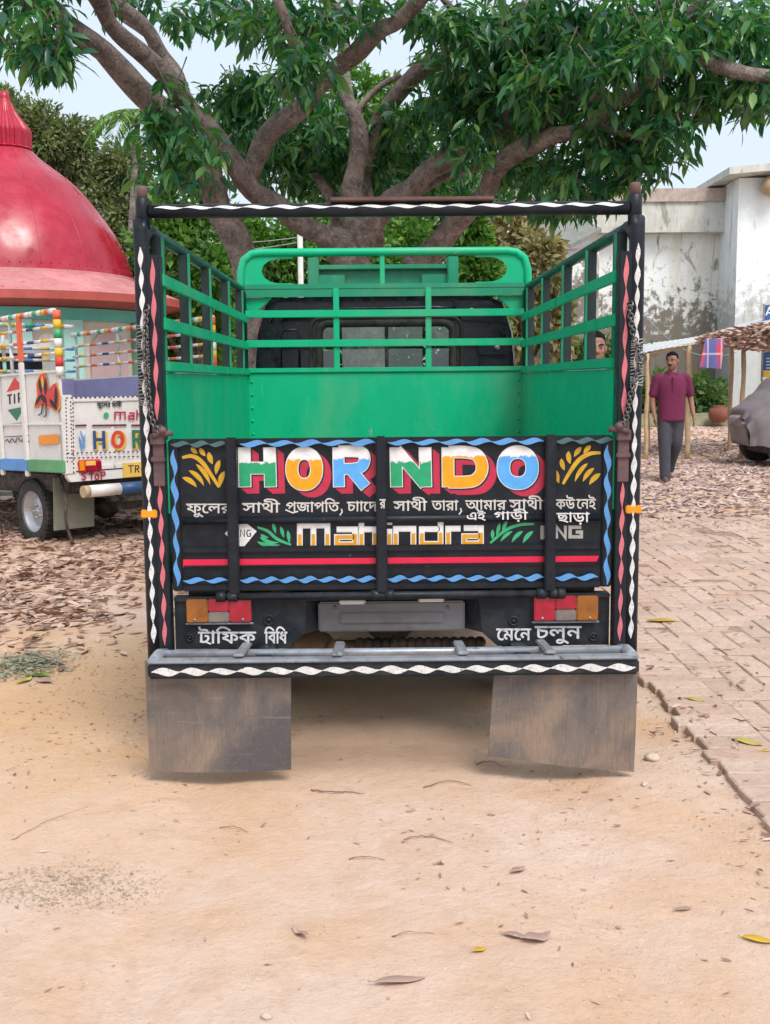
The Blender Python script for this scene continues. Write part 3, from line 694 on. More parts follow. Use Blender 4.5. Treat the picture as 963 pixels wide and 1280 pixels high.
# waves
fwt = plane(-.0125); fws = plane(-.0105)
m_ = MB(); m_.use(M['blue'])
for a, b in ((300, 470), (485, 680)): wave(m_, (a, 553 - (a - 490) * .009), (b, 553 - (b - 490) * .009), 7.5, 31, fwt, .001)
for a, b in ((229, 285), (300, 470), (485, 680), (694, 748)): wave(m_, (a, 723.5 - (a - 490) * .009), (b, 723.5 - (b - 490) * .009), 7.5, 26, fwt, .001)
wave(m_, (217, 562), (222, 733), 7.5, 34, fws, .001); wave(m_, (760, 556), (759, 731), 7.5, 34, fws, .001)
m_.use(M['tealdim'])
wave(m_, (213, 555), (285, 555), 7, 28, fwt, .001); wave(m_, (694, 551), (768, 550), 7, 28, fwt, .001)
m_.build('painted_border', None, tailgate)
m_ = MB(); fr = plane(.003)
for a, b in ((229, 285), (300, 470), (485, 680), (694, 749)):
    fillpoly(m_, [(a, 697 - (a - 490) * .009), (b, 697 - (b - 490) * .009), (b + (0 if b < 700 else -4), 707.5 - (b - 490) * .009), (a, 707.5 - (a - 490) * .009)], fr, .0015)
m_.build('red_stripe', M['redstripe'], tailgate)

# --- the six big letters
def horn_letter(strokes, width, low, ysplit):
    zs = tl(490, ysplit)[1]; tt = two_tone('letter_paint', (0.78, 0.78, 0.79), low, zs)
    m_ = MB(); f = plane(.0035); k = 0
    for s_, cl in strokes:
        m_.use(M['crimson'])
        for i in range(1, 6): stroke(m_, [(p[0] + 2.0 * i, p[1] + 1.6 * i) for p in s_], width + 2, f, .0003 + .00004 * (5 - i) + .0000031 * k, cl)
        m_.use(M['ink']); stroke(m_, [(p[0] + 1.2, p[1] + 1.2) for p in s_], width + 3.2, f, .0012 + .00004 * k, cl)
        m_.use(M['white']); stroke(m_, s_, width + 2.0, f, .0017 + .00004 * k, cl)
        k += 1
    for j, (s_, cl) in enumerate(strokes):
        m_.use(tt); s2 = s_
        if not cl:     # shorten the ends so that the white outline closes round them
            a, b = Vector(s_[0]), Vector(s_[1]); c, d = Vector(s_[-1]), Vector(s_[-2])
            s2 = [tuple(a + (b - a).normalized() * 1.0)] + [tuple(p) for p in s_[1:-1]] + [tuple(c + (d - c).normalized() * 1.0)]
        stroke(m_, s2, width, f, .0023 + .00004 * j, cl)
    m_.build('painted_letter', None, tailgate)
GRN, ORG, BLU = (0.012, 0.33, 0.14), (0.75, 0.335, 0.006), (0.09, 0.37, 0.80)
horn_letter([([(305.5, 559), (306.5, 609)], False), ([(337, 559), (338.5, 609)], False), ([(306, 585), (338, 585)], False)], 14, GRN, 577.5)
horn_letter([(ell(380.5, 586, 15.5, 19.5, 40, 2.2), True)], 14.5, ORG, 574)
horn_letter([([(423, 559), (424, 609)], False), (catmull([(423, 564), (443, 564), (453, 566), (456, 574), (452, 583), (440, 586), (423, 586)], 5), False), ([(440, 588), (457.5, 609)], False)], 13, BLU, 574)
horn_letter([([(495, 559), (496, 609)], False), ([(531.5, 559), (532.5, 609)], False), ([(495, 562), (532, 606)], False)], 14, GRN, 578.5)
horn_letter([([(560, 559), (560.5, 609)], False), (catmull([(561, 565), (580, 565), (595, 568), (602, 578), (602, 590), (594, 600), (580, 602.5), (561, 602.5)], 5), False)], 14, ORG, 572)
horn_letter([(ell(647.5, 584.5, 18, 19.5, 40, 2.2), True)], 15, BLU, 573)

# --- maker's lettering
zs = tl(490, 667.5)[1]; ttm = two_tone('maker_letter_paint', (0.76, 0.76, 0.76), (0.62, 0.30, 0.012), zs, 0.004)
maker = [[(375, 682), (375, 656.5), (409.5, 656.5), (409.5, 682)], [(392, 657), (392, 682)],
         [(421, 661.5), (444, 661.5), (444, 680), (421.5, 680), (421.5, 671), (443, 671)],
         [(452, 652), (452, 682)], [(452, 661.5), (469, 661.5), (469, 682)], [(487, 661), (487, 682)], [(487, 652.5), (487, 656)],
         [(495, 682), (495, 661), (517, 661), (517, 682)], [(551, 652), (551, 680), (527.5, 680), (527.5, 661.5), (550, 661.5)],
         [(560.5, 682), (560.5, 661), (576, 661)], [(580, 660.5), (601.5, 660.5), (601.5, 679.5), (580.5, 679.5), (580.5, 670.5), (600, 670.5)]]
def skew(s_): return [(x, y - (x - 490) * .004) for x, y in s_]
m_ = MB(); f = plane(.0035)
for k, s_ in enumerate(maker): m_.use(M['white']); stroke(m_, skew(s_), 7.2, f, .0004 + .00004 * k)
for k, s_ in enumerate(maker): m_.use(ttm); stroke(m_, skew(s_), 4.6, f, .0012 + .00004 * k)
m_.build('maker_lettering', None, tailgate)
m_ = MB()
for k, s_ in enumerate([[(684, 659), (678, 659), (678, 672), (684, 672)], [(696, 673), (696, 658), (707, 672.5), (707, 657)], [(727, 659), (713, 659), (713, 671), (727, 671), (727, 665), (720, 665)]]):
    stroke(m_, s_, 4.2, f, .0005 + .00005 * k)
m_.build('fuel_lettering', M['silvertext'], tailgate)
# gas badge: white diamond on the panel, its left tip behind the stiffener
m_ = MB(); m_.use(M['white']); fillpoly(m_, [(281, 667), (300, 647.5), (321, 664), (302, 687.5)], f, .0006)
m_.use(M['ink'])
for k, s_ in enumerate([[(299.5, 662), (296, 663), (296, 670), (299.5, 671)], [(301, 671), (301, 662), (306, 671), (306, 662)], [(313.5, 663), (310, 662.5), (308.5, 666), (310, 670.5), (313.5, 670), (313.5, 667), (311.5, 667)]]):
    stroke(m_, s_, 1.3, f, .0010 + .00005 * k)
m_.build('gas_badge', None, tailgate)
# sprigs
def sprig(stem, sw, leaves, mat):
    m_ = MB(); s_ = catmull(stem, 5); n = len(s_); stroke(m_, s_, [sw * (0.35 + 0.65 * math.sin(PI * min(1, .12 + .8 * i / n))) for i in range(n)], f, .0005)
    for k, (a, b, w, bd) in enumerate(leaves): lens(m_, a, b, w, f, .0006 + .00004 * k, bd, 0.3)
    m_.build('painted_sprig', mat, tailgate)
sprig([(228, 572), (240, 570), (251, 576), (261, 589), (274, 609)], 5.5,
      [((239, 559), (247, 567), 5.5, .05), ((250, 560), (257, 570), 6, .05), ((261, 565), (266, 580), 7, .05), ((275, 575), (270, 593), 6.5, .05), ((281, 589), (275, 609), 7, .08),
       ((245, 580), (263, 606), 5.5, -.08), ((236, 588), (255, 607), 6, -.1), ((228, 597), (246, 609), 6.5, -.1)], M['gold'])
sprig([(751, 566), (738, 567), (725, 574), (714, 588), (704, 605)], 5.5,
      [((739, 557), (730, 567), 6, .05), ((727, 559), (718, 571), 6, .05), ((711, 564), (713, 580), 6.5, .05), ((702, 573), (706, 588), 6, .05), ((696, 588), (699, 604), 6, .05),
       ((735, 579), (719, 602), 5.5, .08), ((743, 585), (729, 602), 6, .08), ((751, 592), (737, 606), 6.5, .08)], M['gold'])
sprig([(322, 659), (335, 664), (347, 674), (364, 681)], 4,
      [((326, 668), (336, 672), 4, .1), ((322, 677), (350, 681), 5.5, .1), ((325, 671), (349, 678), 4.5, .12), ((341, 653), (345, 667), 4.5, 0), ((351, 658), (355, 672), 4.5, 0), ((360, 663), (362, 679), 4.5, 0)], M['leafgreen'])
sprig([(668, 655), (650, 656), (632, 663), (613, 679)], 4,
      [((634, 651), (628, 664), 4.5, 0), ((625, 654), (621, 670), 4.5, 0), ((616, 662), (616, 674), 4.5, 0), ((641, 664), (626, 677), 4.5, .08), ((654, 664), (640, 678), 5, .08), ((667, 664), (654, 679), 5.5, .08)], M['leafgreen'])
# slogans in Bengali, painted by hand
f = plane(.0035)
def ya(x): return -(x - 490) * .012
def wd(txt, x0, x1, y0=627, y1=638.5, th=0.45, ff=None, lift=.0006, mat='creamtext', extra=()):
    m_ = MB(); word(m_, txt, x0, x1, y0 + ya((x0 + x1) / 2), y1 + ya((x0 + x1) / 2), ff or f, lift, th)
    for e in extra: stroke(m_, e, 1.7, ff or f, lift + .0008)
    m_.build('slogan_word', M[mat], tailgate)
wd('ফুেলর', 233, 290); wd('সাথী', 303, 350); wd('পজাপিত', 358, 424, extra=([(357, 637), (366, 641), (373, 639)], [(427, 636), (428, 640), (425, 644)]))
wd('চাােদ', 434, 472); wd('সাথী', 492, 534); wd('তারা', 540, 573, extra=([(576, 635), (577, 639), (574, 643)],))
wd('আমার', 582, 633); wd('সাথী', 637, 679); wd('কউ', 694, 719); wd('েনই', 721, 745)
fp = plane(-.0172); wd('এই', 584, 607, 642, 651, .45, fp, .001, 'white'); wd('গাড়ী', 618, 660, 642, 651, .45, fp, .001, 'white'); wd('ছাড়া', 696, 737, 644, 655, .45, fp, .001, 'white')
fp = plane(-.037); wd('র', 475, 482, 624, 635, .45, fp, .0008)

# --- hinge rod
m_ = MB(); m_.tube([(-.60, -.018, .622), (.60, -.018, .622)], .013, 10)
for px in (277, 292, 470, 487, 676, 692, 700): x = tl(px, 738)[0]; m_.tube([(x - .016, -.018, .622), (x + .016, -.018, .622)], .019, 10)
m_.build('hinge_rod', M['black_lower'], truck)
# --- lower body panel with the two ends and the sloping centre recess
lp = MB()
zt, zb = .612, .425
def cham(x0, x1, flip):
    pts = [(x0, zb), (x1 - .10, zb), (x1 - .045, zb + .05), (x1 - .03, zt), (x0, zt)] if not flip else [(x0, zb), (x0, zt), (x1 + .03, zt), (x1 + .045, zb + .05), (x1 + .10, zb)]
    lp.prism(pts, lambda u, v: (u, .012, v), lambda u, v: (u, .05, v))
xl = tl(395, 780)[0]; xr = tl(588, 780)[0]
cham(-.782, xl + .0, False); cham(.782, xr - .0, True)
for s_, x in ((-1, xl), (1, xr)):
    lp.add([(x + s_ * .035, .014, zt), (x - s_ * .02, .10, zt), (x - s_ * .02, .10, zb + .05), (x + s_ * .045, .014, zb + .05)], [(0, 1, 2, 3)])
lp.box((xl - .05, .10, zb + .045), (xr + .05, .12, zt + .02))
lp.rbox((-.782, -.002, .600), (.782, .05, .618), .004)
lower = lp.build('rear_panel', M['black_lower'], truck)
m_ = MB()
m_.rbox((tl(397, 775)[0], .055, tl(490, 794)[1]), (tl(583, 775)[0], .07, tl(490, 756)[1]), .006)
m_.rbox((tl(425, 775)[0], .046, tl(490, 783)[1]), (tl(556, 775)[0], .056, tl(490, 769)[1]), .004)
for px in (418, 561): x, z = tl(px, 763); m_.lathe([(.0, -.01), (.006, -.01), (.007, 0)], (x, .055, z), 10, 'Y')
m_.build('plate_bracket', M['platecarrier'], lower)
for a, b, y0, y1 in ((424, 457, 749.5, 755.5), (523, 556, 747.5, 753.5)):
    m_ = MB(); m_.rbox((tl(a, 750)[0], .0, tl(490, y1)[1]), (tl(b, 750)[0], .05, tl(490, y0)[1]), .005); m_.build('plate_lamp', M['platelight'], lower)
ff = plane(.0115)
def wl2(txt, x0, x1, y0, y1, extra=()):
    m_ = MB(); word(m_, txt, x0, x1, y0, y1, ff, .0008, .8)
    for e in extra: stroke(m_, e, 2.0, ff, .0016)
    m_.build('slogan_word', M['white'], lower)
wl2('টািফক', 248, 320, 790, 804, ([(250, 802), (257, 802), (264, 805)],)); wl2('িবিধ', 331, 359, 790, 804)
wl2('েমেন', 621, 664, 786, 800); wl2('চলুন', 669, 727, 783, 798)
for px, py, r_ in ((237, 798, .012), (336, 776, .017), (643, 777, .015), (743, 797, .013)):
    x, z = tl(px, py); m_ = MB(); m_.tube([(x + r_ * math.cos(a * PI / 10), .009, z + r_ * math.sin(a * PI / 10)) for a in range(20)], .004, 8, closed=True); m_.lathe([(0, -.004), (r_ * .45, -.003), (r_ * .5, .01)], (x, .008, z), 12, 'Y'); m_.build('grommet', M['black_lower'], lower)

# --- tail lights
def tail_light(x0, x1, z0, z1, amber_left):
    t = MB(); t.rbox((x0 - .006, -.004, z0 - .010), (x1 + .006, .016, z1 + .006), .010); h_ = t.build('tail_light', M['black_lower'], truck)
    w = x1 - x0; zm = z0 + (z1 - z0) * .46
    a, b = (x0 + w * .33, x0 + w * .66)
    def part(nm, u0, u1, v0, v1, m):
        q = MB(); q.rbox((u0 + .0003, -.020, v0 + .0003), (u1 - .0003, -.002, v1 - .0003), .004); q.build(nm, m, h_)
    if amber_left:
        part('amber_lens', x0, a, z0, z1, M['lens_amber']); part('red_lens', a, b, zm, z1, M['lens_red']); part('clear_lens', a, b, z0, zm, M['lens_clear']); part('red_lens', b, x1, z0, z1, M['lens_red'])
    else:
        part('red_lens', x0, a, z0, z1, M['lens_red']); part('red_lens', a, b, zm, z1, M['lens_red']); part('clear_lens', a, b, z0, zm, M['lens_clear']); part('amber_lens', b, x1, z0, z1, M['lens_amber'])
    q = MB(); q.tube([(x0 - .005, -.006, z0 - .006), (x1 + .005, -.006, z0 - .006)], .004, 8)
    for u in (x0 + .03, x1 - .03): q.lathe([(0, -.0245), (.004, -.024), (.004, -.02)], (u, 0, z0 + .012), 8, 'Y')
    q.build('light_trim', M['silver'], h_)
tail_light(tl(234, 760)[0], tl(315, 760)[0], tl(274, 777)[1], tl(274, 748)[1], True)
tail_light(tl(667, 760)[0], tl(747, 760)[0], tl(707, 775)[1], tl(707, 744)[1], False)

# --- corner posts
for s_ in (-1, 1):
    X = s_ * .852
    side = thing('corner_post', '', '')   # placeholder replaced below
    bpy.data.objects.remove(side)
    m_ = MB(); pts = [(X, -.01, .40), (X, -.01, 1.80), (X, 0.0, 1.86), (X - s_ * .004, .03, 1.892), (X - s_ * .012, .075, 1.903)]
    m_.tube(catmull(pts, 5), .027, 14); post = m_.build('corner_post', M['black'], truck)
    m_ = MB(); m_.use(M['whitewave'])
    def fpost(u, v, lift=0.0, X=X):
        x = max(-.026, min(.026, u)); return (X + x, -.01 - math.sqrt(.027 ** 2 - x * x) - .0012, v)
    wave(m_, (-s_ * .002, 1.84), (-s_ * .002, .46), .0185, .072, fpost, 0, .07)
    m_.build('painted_stripe', None, post)
    m_ = MB(); m_.rbox((X - .028, -.039, .908), (X + .028, -.012, .938), .004); m_.build('reflector', M['orange_refl'], post)
    if s_ < 0:
        m_ = MB()  # scribbled paint strokes, modelled as thin rings round the post
        for k in range(27): z = 1.30 + k * .0105; m_.tube([(X + .0272 * math.cos(a * PI / 6), -.01 + .0272 * math.sin(a * PI / 6), z + .004 * math.sin(a + k)) for a in range(12)], .0022, 6, closed=True)
        m_.build('paint_scribble', paint('grey_scribble_paint', (0.22, 0.215, 0.21), 0.8, var=0.3, scale=20), post)
    else:
        m_ = MB()
        for k in range(17): z = 1.36 + k * .0095; m_.tube([(X + .0272 * math.cos(a * PI / 6), -.01 + .0272 * math.sin(a * PI / 6), z + .004 * math.sin(a + k)) for a in range(12)], .0022, 6, closed=True)
        m_.build('paint_scribble', M['silvertext'], post)
    # inner channel with the pink twist
    Xc = s_ * .812
    m_ = MB(); m_.rbox((Xc - .023, -.030, .42), (Xc + .023, -.024, 1.815), .003); m_.rbox((Xc + s_ * .017, -.026, .42), (Xc + s_ * .023, .03, 1.815), .003); m_.rbox((Xc - s_ * .023, -.026, .42), (Xc - s_ * .017, .03, 1.815), .003)
    ch = m_.build('channel_post', M['black'], truck)
    fch = lambda u, v, lift=0.0, Xc=Xc: (Xc + u, -.0305 - lift, v)
    m_ = MB(); wave(m_, (0, 1.80), (.0, 1.25), .0175, .105, fch, .001, .09); wave(m_, (0, 1.02), (0, .655), .0175, .095, fch, .001, .09); wave(m_, (0, .64), (.0, .45), .017, .09, fch, .001, .09)
    m_.build('painted_stripe', M['pink'], ch)
    m_ = MB(); m_.rbox((Xc - .020, -.036, 1.02), (Xc + .020, -.0305, 1.235), .003); m_.rbox((Xc - .026, -.050, 1.165), (Xc + .024, -.030, 1.205), .004); m_.rbox((Xc - .026, -.046, 1.105), (Xc + .024, -.030, 1.125), .004)
    m_.tube([(Xc - s_ * .055, -.045, 1.205), (Xc - s_ * .01, -.05, 1.205), (Xc + s_ * .015, -.05, 1.195)], .010, 10); m_.lathe([(0, -.016), (.013, -.014), (.016, 0), (.013, .014), (0, .016)], (Xc - s_ * .02, -.05, 1.215), 12, 'Y')
    m_.build('latch', M['maroonpost'], ch)
    # green edge strip between channel and tailgate
    m_ = MB(); m_.box((s_ * .786 - .004, -.002, .92), (s_ * .786 + .004, .04, 1.18)); m_.build('edge_strip', M['green'], truck)
    # sleeve and stub
    m_ = MB(); m_.lathe([(0, 1.905), (.024, 1.905), (.0245, 2.005), (.021, 2.008), (.0, 2.008)], (s_ * .845, 0, 0), 16); sl = m_.build('post_sleeve', M['black'], truck)
    m_ = MB(); m_.lathe([(.0, 2.0), (.018, 2.0), (.0195, 2.035), (.016, 2.047), (0, 2.05)], (s_ * .845, 0, 0), 14); m_.build('stub', M['rust'], sl)
# --- top bar
m_ = MB(); m_.tube([(-.822, 0, 1.963), (.822, 0, 1.963)], .0235, 14); bar = m_.build('top_bar', M['black'], truck)
m_ = MB()
def fbar(u, v, lift=0.0):
    v = max(-.022, min(.022, v)); return (u, -math.sqrt(.0235 ** 2 - v * v) - .001, 1.963 + v)
wave(m_, (-.80, .009), (.80, .009), .013, .10, fbar); m_.build('painted_stripe', M['whitewave'], bar)
m_ = MB(); m_.rbox((tl(413, 252)[0], -.03, 1.988), (tl(617, 252)[0], .012, 2.002), .003); m_.build('flat_iron_strip', M['rust'], truck)

# --- chains
def chain(pts, n, big=None):
    m_ = MB(); path = catmull(pts, 40); cum = [0]
    for a, b in zip(path, path[1:]): cum.append(cum[-1] + (b - a).length)
    def at(s_):
        for i in range(len(cum) - 1):
            if cum[i + 1] >= s_: t = (s_ - cum[i]) / max(1e-9, cum[i + 1] - cum[i]); return path[i].lerp(path[i + 1], t), (path[i + 1] - path[i]).normalized()
        return path[-1], (path[-1] - path[-2]).normalized()
    for k in range(n):
        c, t = at(cum[-1] * (k + .5) / n); L_ = cum[-1] / n * .72; a = Vector((1, 0, 0)) if abs(t.x) < .9 else Vector((0, 0, 1))
        u = (t.cross(a)).normalized(); w = t.cross(u); side = (u + w * .3).normalized() if k % 2 else (w - u * .3).normalized()
        pr = [(math.cos(q * PI / 6) * L_, math.sin(q * PI / 6) * .0085) for q in range(12)]
        m_.tube([c + t * p + side * q_ for p, q_ in pr], .0029, 6, closed=True)
    if big: m_.tube([(big[0] + .017 * math.cos(q * PI / 8), big[1] - .006, big[2] + .017 * math.sin(q * PI / 8)) for q in range(16)], .0045, 8, closed=True)
    return m_.build('chain', M['chain'], truck)
chain([(-.835, -.045, 1.625), (-.842, -.05, 1.50), (-.838, -.05, 1.36), (-.825, -.052, 1.25), (-.80, -.055, 1.205)], 32)
x1, z1 = tl(797, 448)
chain([(.822, -.045, 1.628), (.836, -.05, 1.53), (x1, -.05, z1), (.832, -.05, 1.33), (.818, -.052, 1.25), (.79, -.055, 1.205)], 32, (x1, -.05, z1))
for X in (-.835, .822):
    m_ = MB(); m_.tube([(X - .004, -.03, 1.635), (X + .008, -.045, 1.645), (X + .012, -.05, 1.632), (X, -.05, 1.622)], .004, 8)
    m_.build('chain_hook', M['chain'], truck)

# --- side gates
YF = 2.50                      # bed length
for s_ in (-1, 1):
    Xi = s_ * .79; o_ = s_ * .012
    m_ = MB(); m_.rbox((min(Xi, Xi + s_ * .03), .045, .70), (max(Xi, Xi + s_ * .03), YF, 1.415), .004); m_.rbox((min(Xi - s_ * .012, Xi + s_ * .035), .045, 1.418), (max(Xi - s_ * .012, Xi + s_ * .035), YF, 1.455), .004)
    gate = m_.build('side_gate', M['green'], truck)
    for z in (1.735, 1.585):
        m_ = MB(); m_.rbox((min(Xi - s_ * .006, Xi + s_ * .004), .02, z - .022), (max(Xi - s_ * .006, Xi + s_ * .004), YF + .02, z + .022), .003); m_.build('side_rail', M['green'], gate)
    m_ = MB(); m_.tube([(s_ * .838, .07, 1.903), (s_ * .835, .4, 1.905), (s_ * .82, YF - .06, 1.905), (s_ * .815, YF + .01, 1.88), (s_ * .812, YF + .02, 1.45)], .022, 12); m_.build('top_rail', M['rail_top'], gate)
    for yy in (.09, .62, 1.18, 1.80, 2.36):
        m_ = MB(); m_.rbox((min(Xi + s_ * .006, Xi + s_ * .045), yy - .03, 1.45), (max(Xi + s_ * .006, Xi + s_ * .045), yy + .03, 1.888), .004); st = m_.build('stake', M['stake'], gate)
        m_ = MB(); m_.rbox((min(Xi - s_ * .003, Xi + s_ * .008), yy - .036, 1.45), (max(Xi - s_ * .003, Xi + s_ * .008), yy - .029, 1.888), .002); m_.build('stake_edge', M['greendark'], st)
# --- bed floor and front board
m_ = MB(); m_.box((-.80, .045, .66), (.80, YF + .03, .70)); m_.build('bed_floor', M['greendark'], truck)
m_ = MB(); m_.rbox((-.80, YF, .70), (.80, YF + .03, 1.43), .004); m_.rbox((-.80, YF - .012, 1.43), (.80, YF + .04, 1.458), .004)
for u in (-.77, .77):
    for k in range(9): m_.lathe([(0, -.008), (.006, -.006), (.008, 0)], (u, YF, .78 + k * .075), 8, 'Y')
fb = m_.build('front_board', M['green'], truck)
for z in (1.765, 1.597):
    m_ = MB(); m_.rbox((-.80, YF - .008, z - .021), (.80, YF + .002, z + .021), .003); m_.build('board_rail', M['green'], fb)
for px in (421, 536):
    x = P(px, 430, RY + YF).x - RX; m_ = MB(); m_.rbox((x - .017, YF + .004, 1.455), (x + .017, YF + .012, 1.91), .003); m_.build('board_upright', M['green'], fb)
# hoop, gussets and channel above the front board
m_ = MB(); zt_ = 2.115; hw = .825
hoop = [(-hw, YF + .05, 1.45), (-hw, YF + .05, 2.01), (-hw + .02, YF + .05, 2.075), (-hw + .065, YF + .05, 2.108), (-hw + .12, YF + .05, zt_), (hw - .12, YF + .05, zt_), (hw - .065, YF + .05, 2.108), (hw - .02, YF + .05, 2.075), (hw, YF + .05, 2.01), (hw, YF + .05, 1.45)]
m_.tube(hoop, .024, 14); hp = m_.build('headboard_hoop', M['green'], truck)
m_ = MB(); m_.rbox((-hw + .02, YF + .02, 1.905), (hw - .02, YF + .07, 1.935), .004); m_.box((-hw + .02, YF + .022, 1.862), (hw - .02, YF + .028, 1.904)); m_.build('cross_channel', M['greendark'], hp)
for s_ in (-1, 1):
    m_ = MB(); q = []
    for i in range(13): a = -PI / 2 + PI * i / 12; q.append((hw - .155 - .10 * 0 - .085 * math.cos(a) * 0 - 0.0, 0))
    out = [(hw - .01, 1.935), (hw - .01, 2.03), (hw - .06, 2.095), (hw - .30, 2.10)]
    arc = [(hw - .30, 2.082)] + [(hw - .225 + .105 * math.cos(a), 2.012 + .070 * math.sin(a)) for a in [PI / 2 - PI * i / 12 for i in range(13)]] + [(hw - .30, 1.942), (hw - .30, 1.935)]
    poly = [(s_ * u, v) for u, v in out + arc]; m_.prism(poly, lambda u, v: (u, YF + .045, v), lambda u, v: (u, YF + .055, v))
    poly = [(s_ * u, v) for u, v in [(hw - .01, 1.86), (hw - .01, 1.72), (hw - .18, 1.86)]]; m_.prism(poly, lambda u, v: (u, YF + .045, v), lambda u, v: (u, YF + .055, v))
    m_.build('gusset', M['green'], hp)
x = P(478, 330, RY + YF).x - RX; m_ = MB(); m_.rbox((x - .014, YF + .04, 1.93), (x + .014, YF + .06, 2.11), .003); m_.build('hoop_upright', M['green'], hp)
# roof carrier on the cab
m_ = MB(); Yc = YF + .75
xa, xb = P(392, 330, RY + Yc).x - RX, P(566, 330, RY + Yc).x - RX
for u in (xa, xb): m_.rbox((u - .035, Yc - .05, 1.90), (u + .035, Yc + .04, 2.16), .006)
m_.rbox((xa, Yc - .03, 2.085), (xb, Yc + .03, 2.115), .005); m_.rbox((xa, Yc + .02, 1.90), (xb, Yc + .035, 2.09), .004)
for u in (xa + .11, xb - .11): m_.rbox((u - .09, Yc - .012, 1.92), (u + .09, Yc + .02, 2.055), .006)
m_.rbox((xa, Yc - .03, 1.86), (xb, Yc + .7, 1.90), .005); m_.build('roof_carrier', M['greendark'], truck)

# --- cab
cab = MB(); Y0, Y1 = YF + .22, YF + 1.62
sec = [(-.77, .70), (-.785, 1.30), (-.755, 1.66), (-.70, 1.835), (-.62, 1.872), (0, 1.885), (.62, 1.872), (.70, 1.835), (.755, 1.66), (.785, 1.30), (.77, .70)]
vs = []; 
wx0, wx1, wz0, wz1 = -.385, .40, 1.37, 1.715
for yy, k in ((Y0, 1.0), (Y0 + .03, 1.015), (Y1 - .1, 1.0)): vs += [(u * k, yy, v if v < 1.6 or yy < Y1 - .2 else v - .02) for u, v in sec]
n = len(sec); cab.add(vs, [(j * n + i, j * n + i + 1, (j + 1) * n + i + 1, (j + 1) * n + i) for j in range(2) for i in range(n - 1)], True)
# rear wall with its window opening: frame pieces
cab.prism([(u, v) for u, v in sec if True][:6] + [(0, wz1), (wx0, wz1), (wx0, wz0), (0, wz0), (0, .70)], lambda u, v: (u, Y0, v), lambda u, v: (u, Y0 + .03, v))
cab.prism([(0, .70), (0, wz0), (wx1, wz0), (wx1, wz1), (0, wz1)] + sec[5:], lambda u, v: (u, Y0, v), lambda u, v: (u, Y0 + .03, v))
cab.box((-.77, Y0 + .03, .70), (.77, Y1 + .1, .74))
cabo = cab.build('cab', M['cabblack'], truck)
m_ = MB(); rr = .05; pth = []
for cx_, cz_, a0 in ((wx1 - rr, wz1 - rr, 0), (wx0 + rr, wz1 - rr, 90), (wx0 + rr, wz0 + rr, 180), (wx1 - rr, wz0 + rr, 270)):
    for i in range(6): a = R(a0 + 90 * i / 5); pth.append((cx_ + rr * math.cos(a) * 1.1, Y0 - .008, cz_ + rr * math.sin(a) * 1.1))
m_.tube(pth, .022, 10, closed=True); m_.tube([(p[0] * 1.13, p[1] + .006, 1.54 + (p[2] - 1.54) * 1.18) for p in pth], .012, 8, closed=True); m_.build('window_seal', M['rubber'], cabo)
m_ = MB(); m_.box((wx0, Y0 + .010, wz0), (wx1, Y0 + .014, wz1)); m_.build('rear_window', M['glass'], cabo)
m_ = MB(); m_.rbox((.0, Y0 + .002, wz0), (.022, Y0 + .018, wz1), .003); m_.build('window_bar', M['rubber'], cabo)
m_ = MB(); 
m_.tube([(-.62, Y0 - .004, 1.45), (-.62, Y0 - .004, 1.66), (-.60, Y0 - .004, 1.685), (-.53, Y0 - .004, 1.685), (-.51, Y0 - .004, 1.66), (-.51, Y0 - .004, 1.40)], .008, 8)
m_.tube([(-.68, Y0 - .004, 1.73), (-.65, Y0 - .004, 1.785), (-.3, Y0 - .006, 1.805), (.3, Y0 - .006, 1.81), (.45, Y0 - .004, 1.80)], .010, 8); m_.tube([(-.62, Y0 - .004, 1.74), (-.58, Y0 - .004, 1.765), (.42, Y0 - .006, 1.775)], .008, 8)
m_.build('pressed_rib', M['cabblack'], cabo)
m_ = MB(); m_.prism([(.40, 1.845), (.70, 1.815), (.735, 1.71), (.46, 1.735)], lambda u, v: (u, Y0 - .02, v), lambda u, v: (u, Y0 + .002, v)); m_.rbox((.55, Y0 - .03, 1.52), (.735, Y0, 1.63), .01); m_.rbox((.56, Y0 - .02, 1.36), (.74, Y0, 1.51), .01); pl = m_.build('corner_plate', M['black_lower'], cabo)
m_ = MB(); m_.lathe([(0, -.012), (.016, -.010), (.020, 0)], (.515, Y0 - .02, 1.785), 14, 'Y'); m_.lathe([(0, -.012), (.014, -.010), (.018, 0)], (.665, Y0 - .03, 1.572), 14, 'Y'); m_.build('bolt', M['steel'], pl)
# front of the cab: windscreen, pillars, bonnet
m_ = MB(); m_.add([(-.74, Y1 + .38, 1.28), (.74, Y1 + .38, 1.28), (.66, Y1 - .1, 1.80), (-.66, Y1 - .1, 1.80)], [(0, 1, 2, 3)]); m_.build('windscreen', M['glass'], cabo)
m_ = MB()
for s_ in (-1, 1): m_.tube([(s_ * .77, Y1 + .40, 1.26), (s_ * .68, Y1 - .1, 1.84)], .03, 8); m_.box((min(s_ * .775, s_ * .785), Y0 + .1, .60), (max(s_ * .775, s_ * .785), Y1 + .40, 1.27))
m_.rbox((-.77, Y1 + .38, .55), (.77, Y1 + 1.15, 1.20), .08); m_.build('bonnet', M['cabblack'], cabo)
m_ = MB(); 
for s_ in (-.38, .38): m_.rbox((s_ - .22, Y0 + .42, .85), (s_ + .22, Y0 + .56, 1.36), .06)
for s_ in (-.38, .38): m_.rbox((s_ - .12, Y0 + .44, 1.38), (s_ + .12, Y0 + .52, 1.52), .04)
m_.build('seat', M['chassis'], cabo)

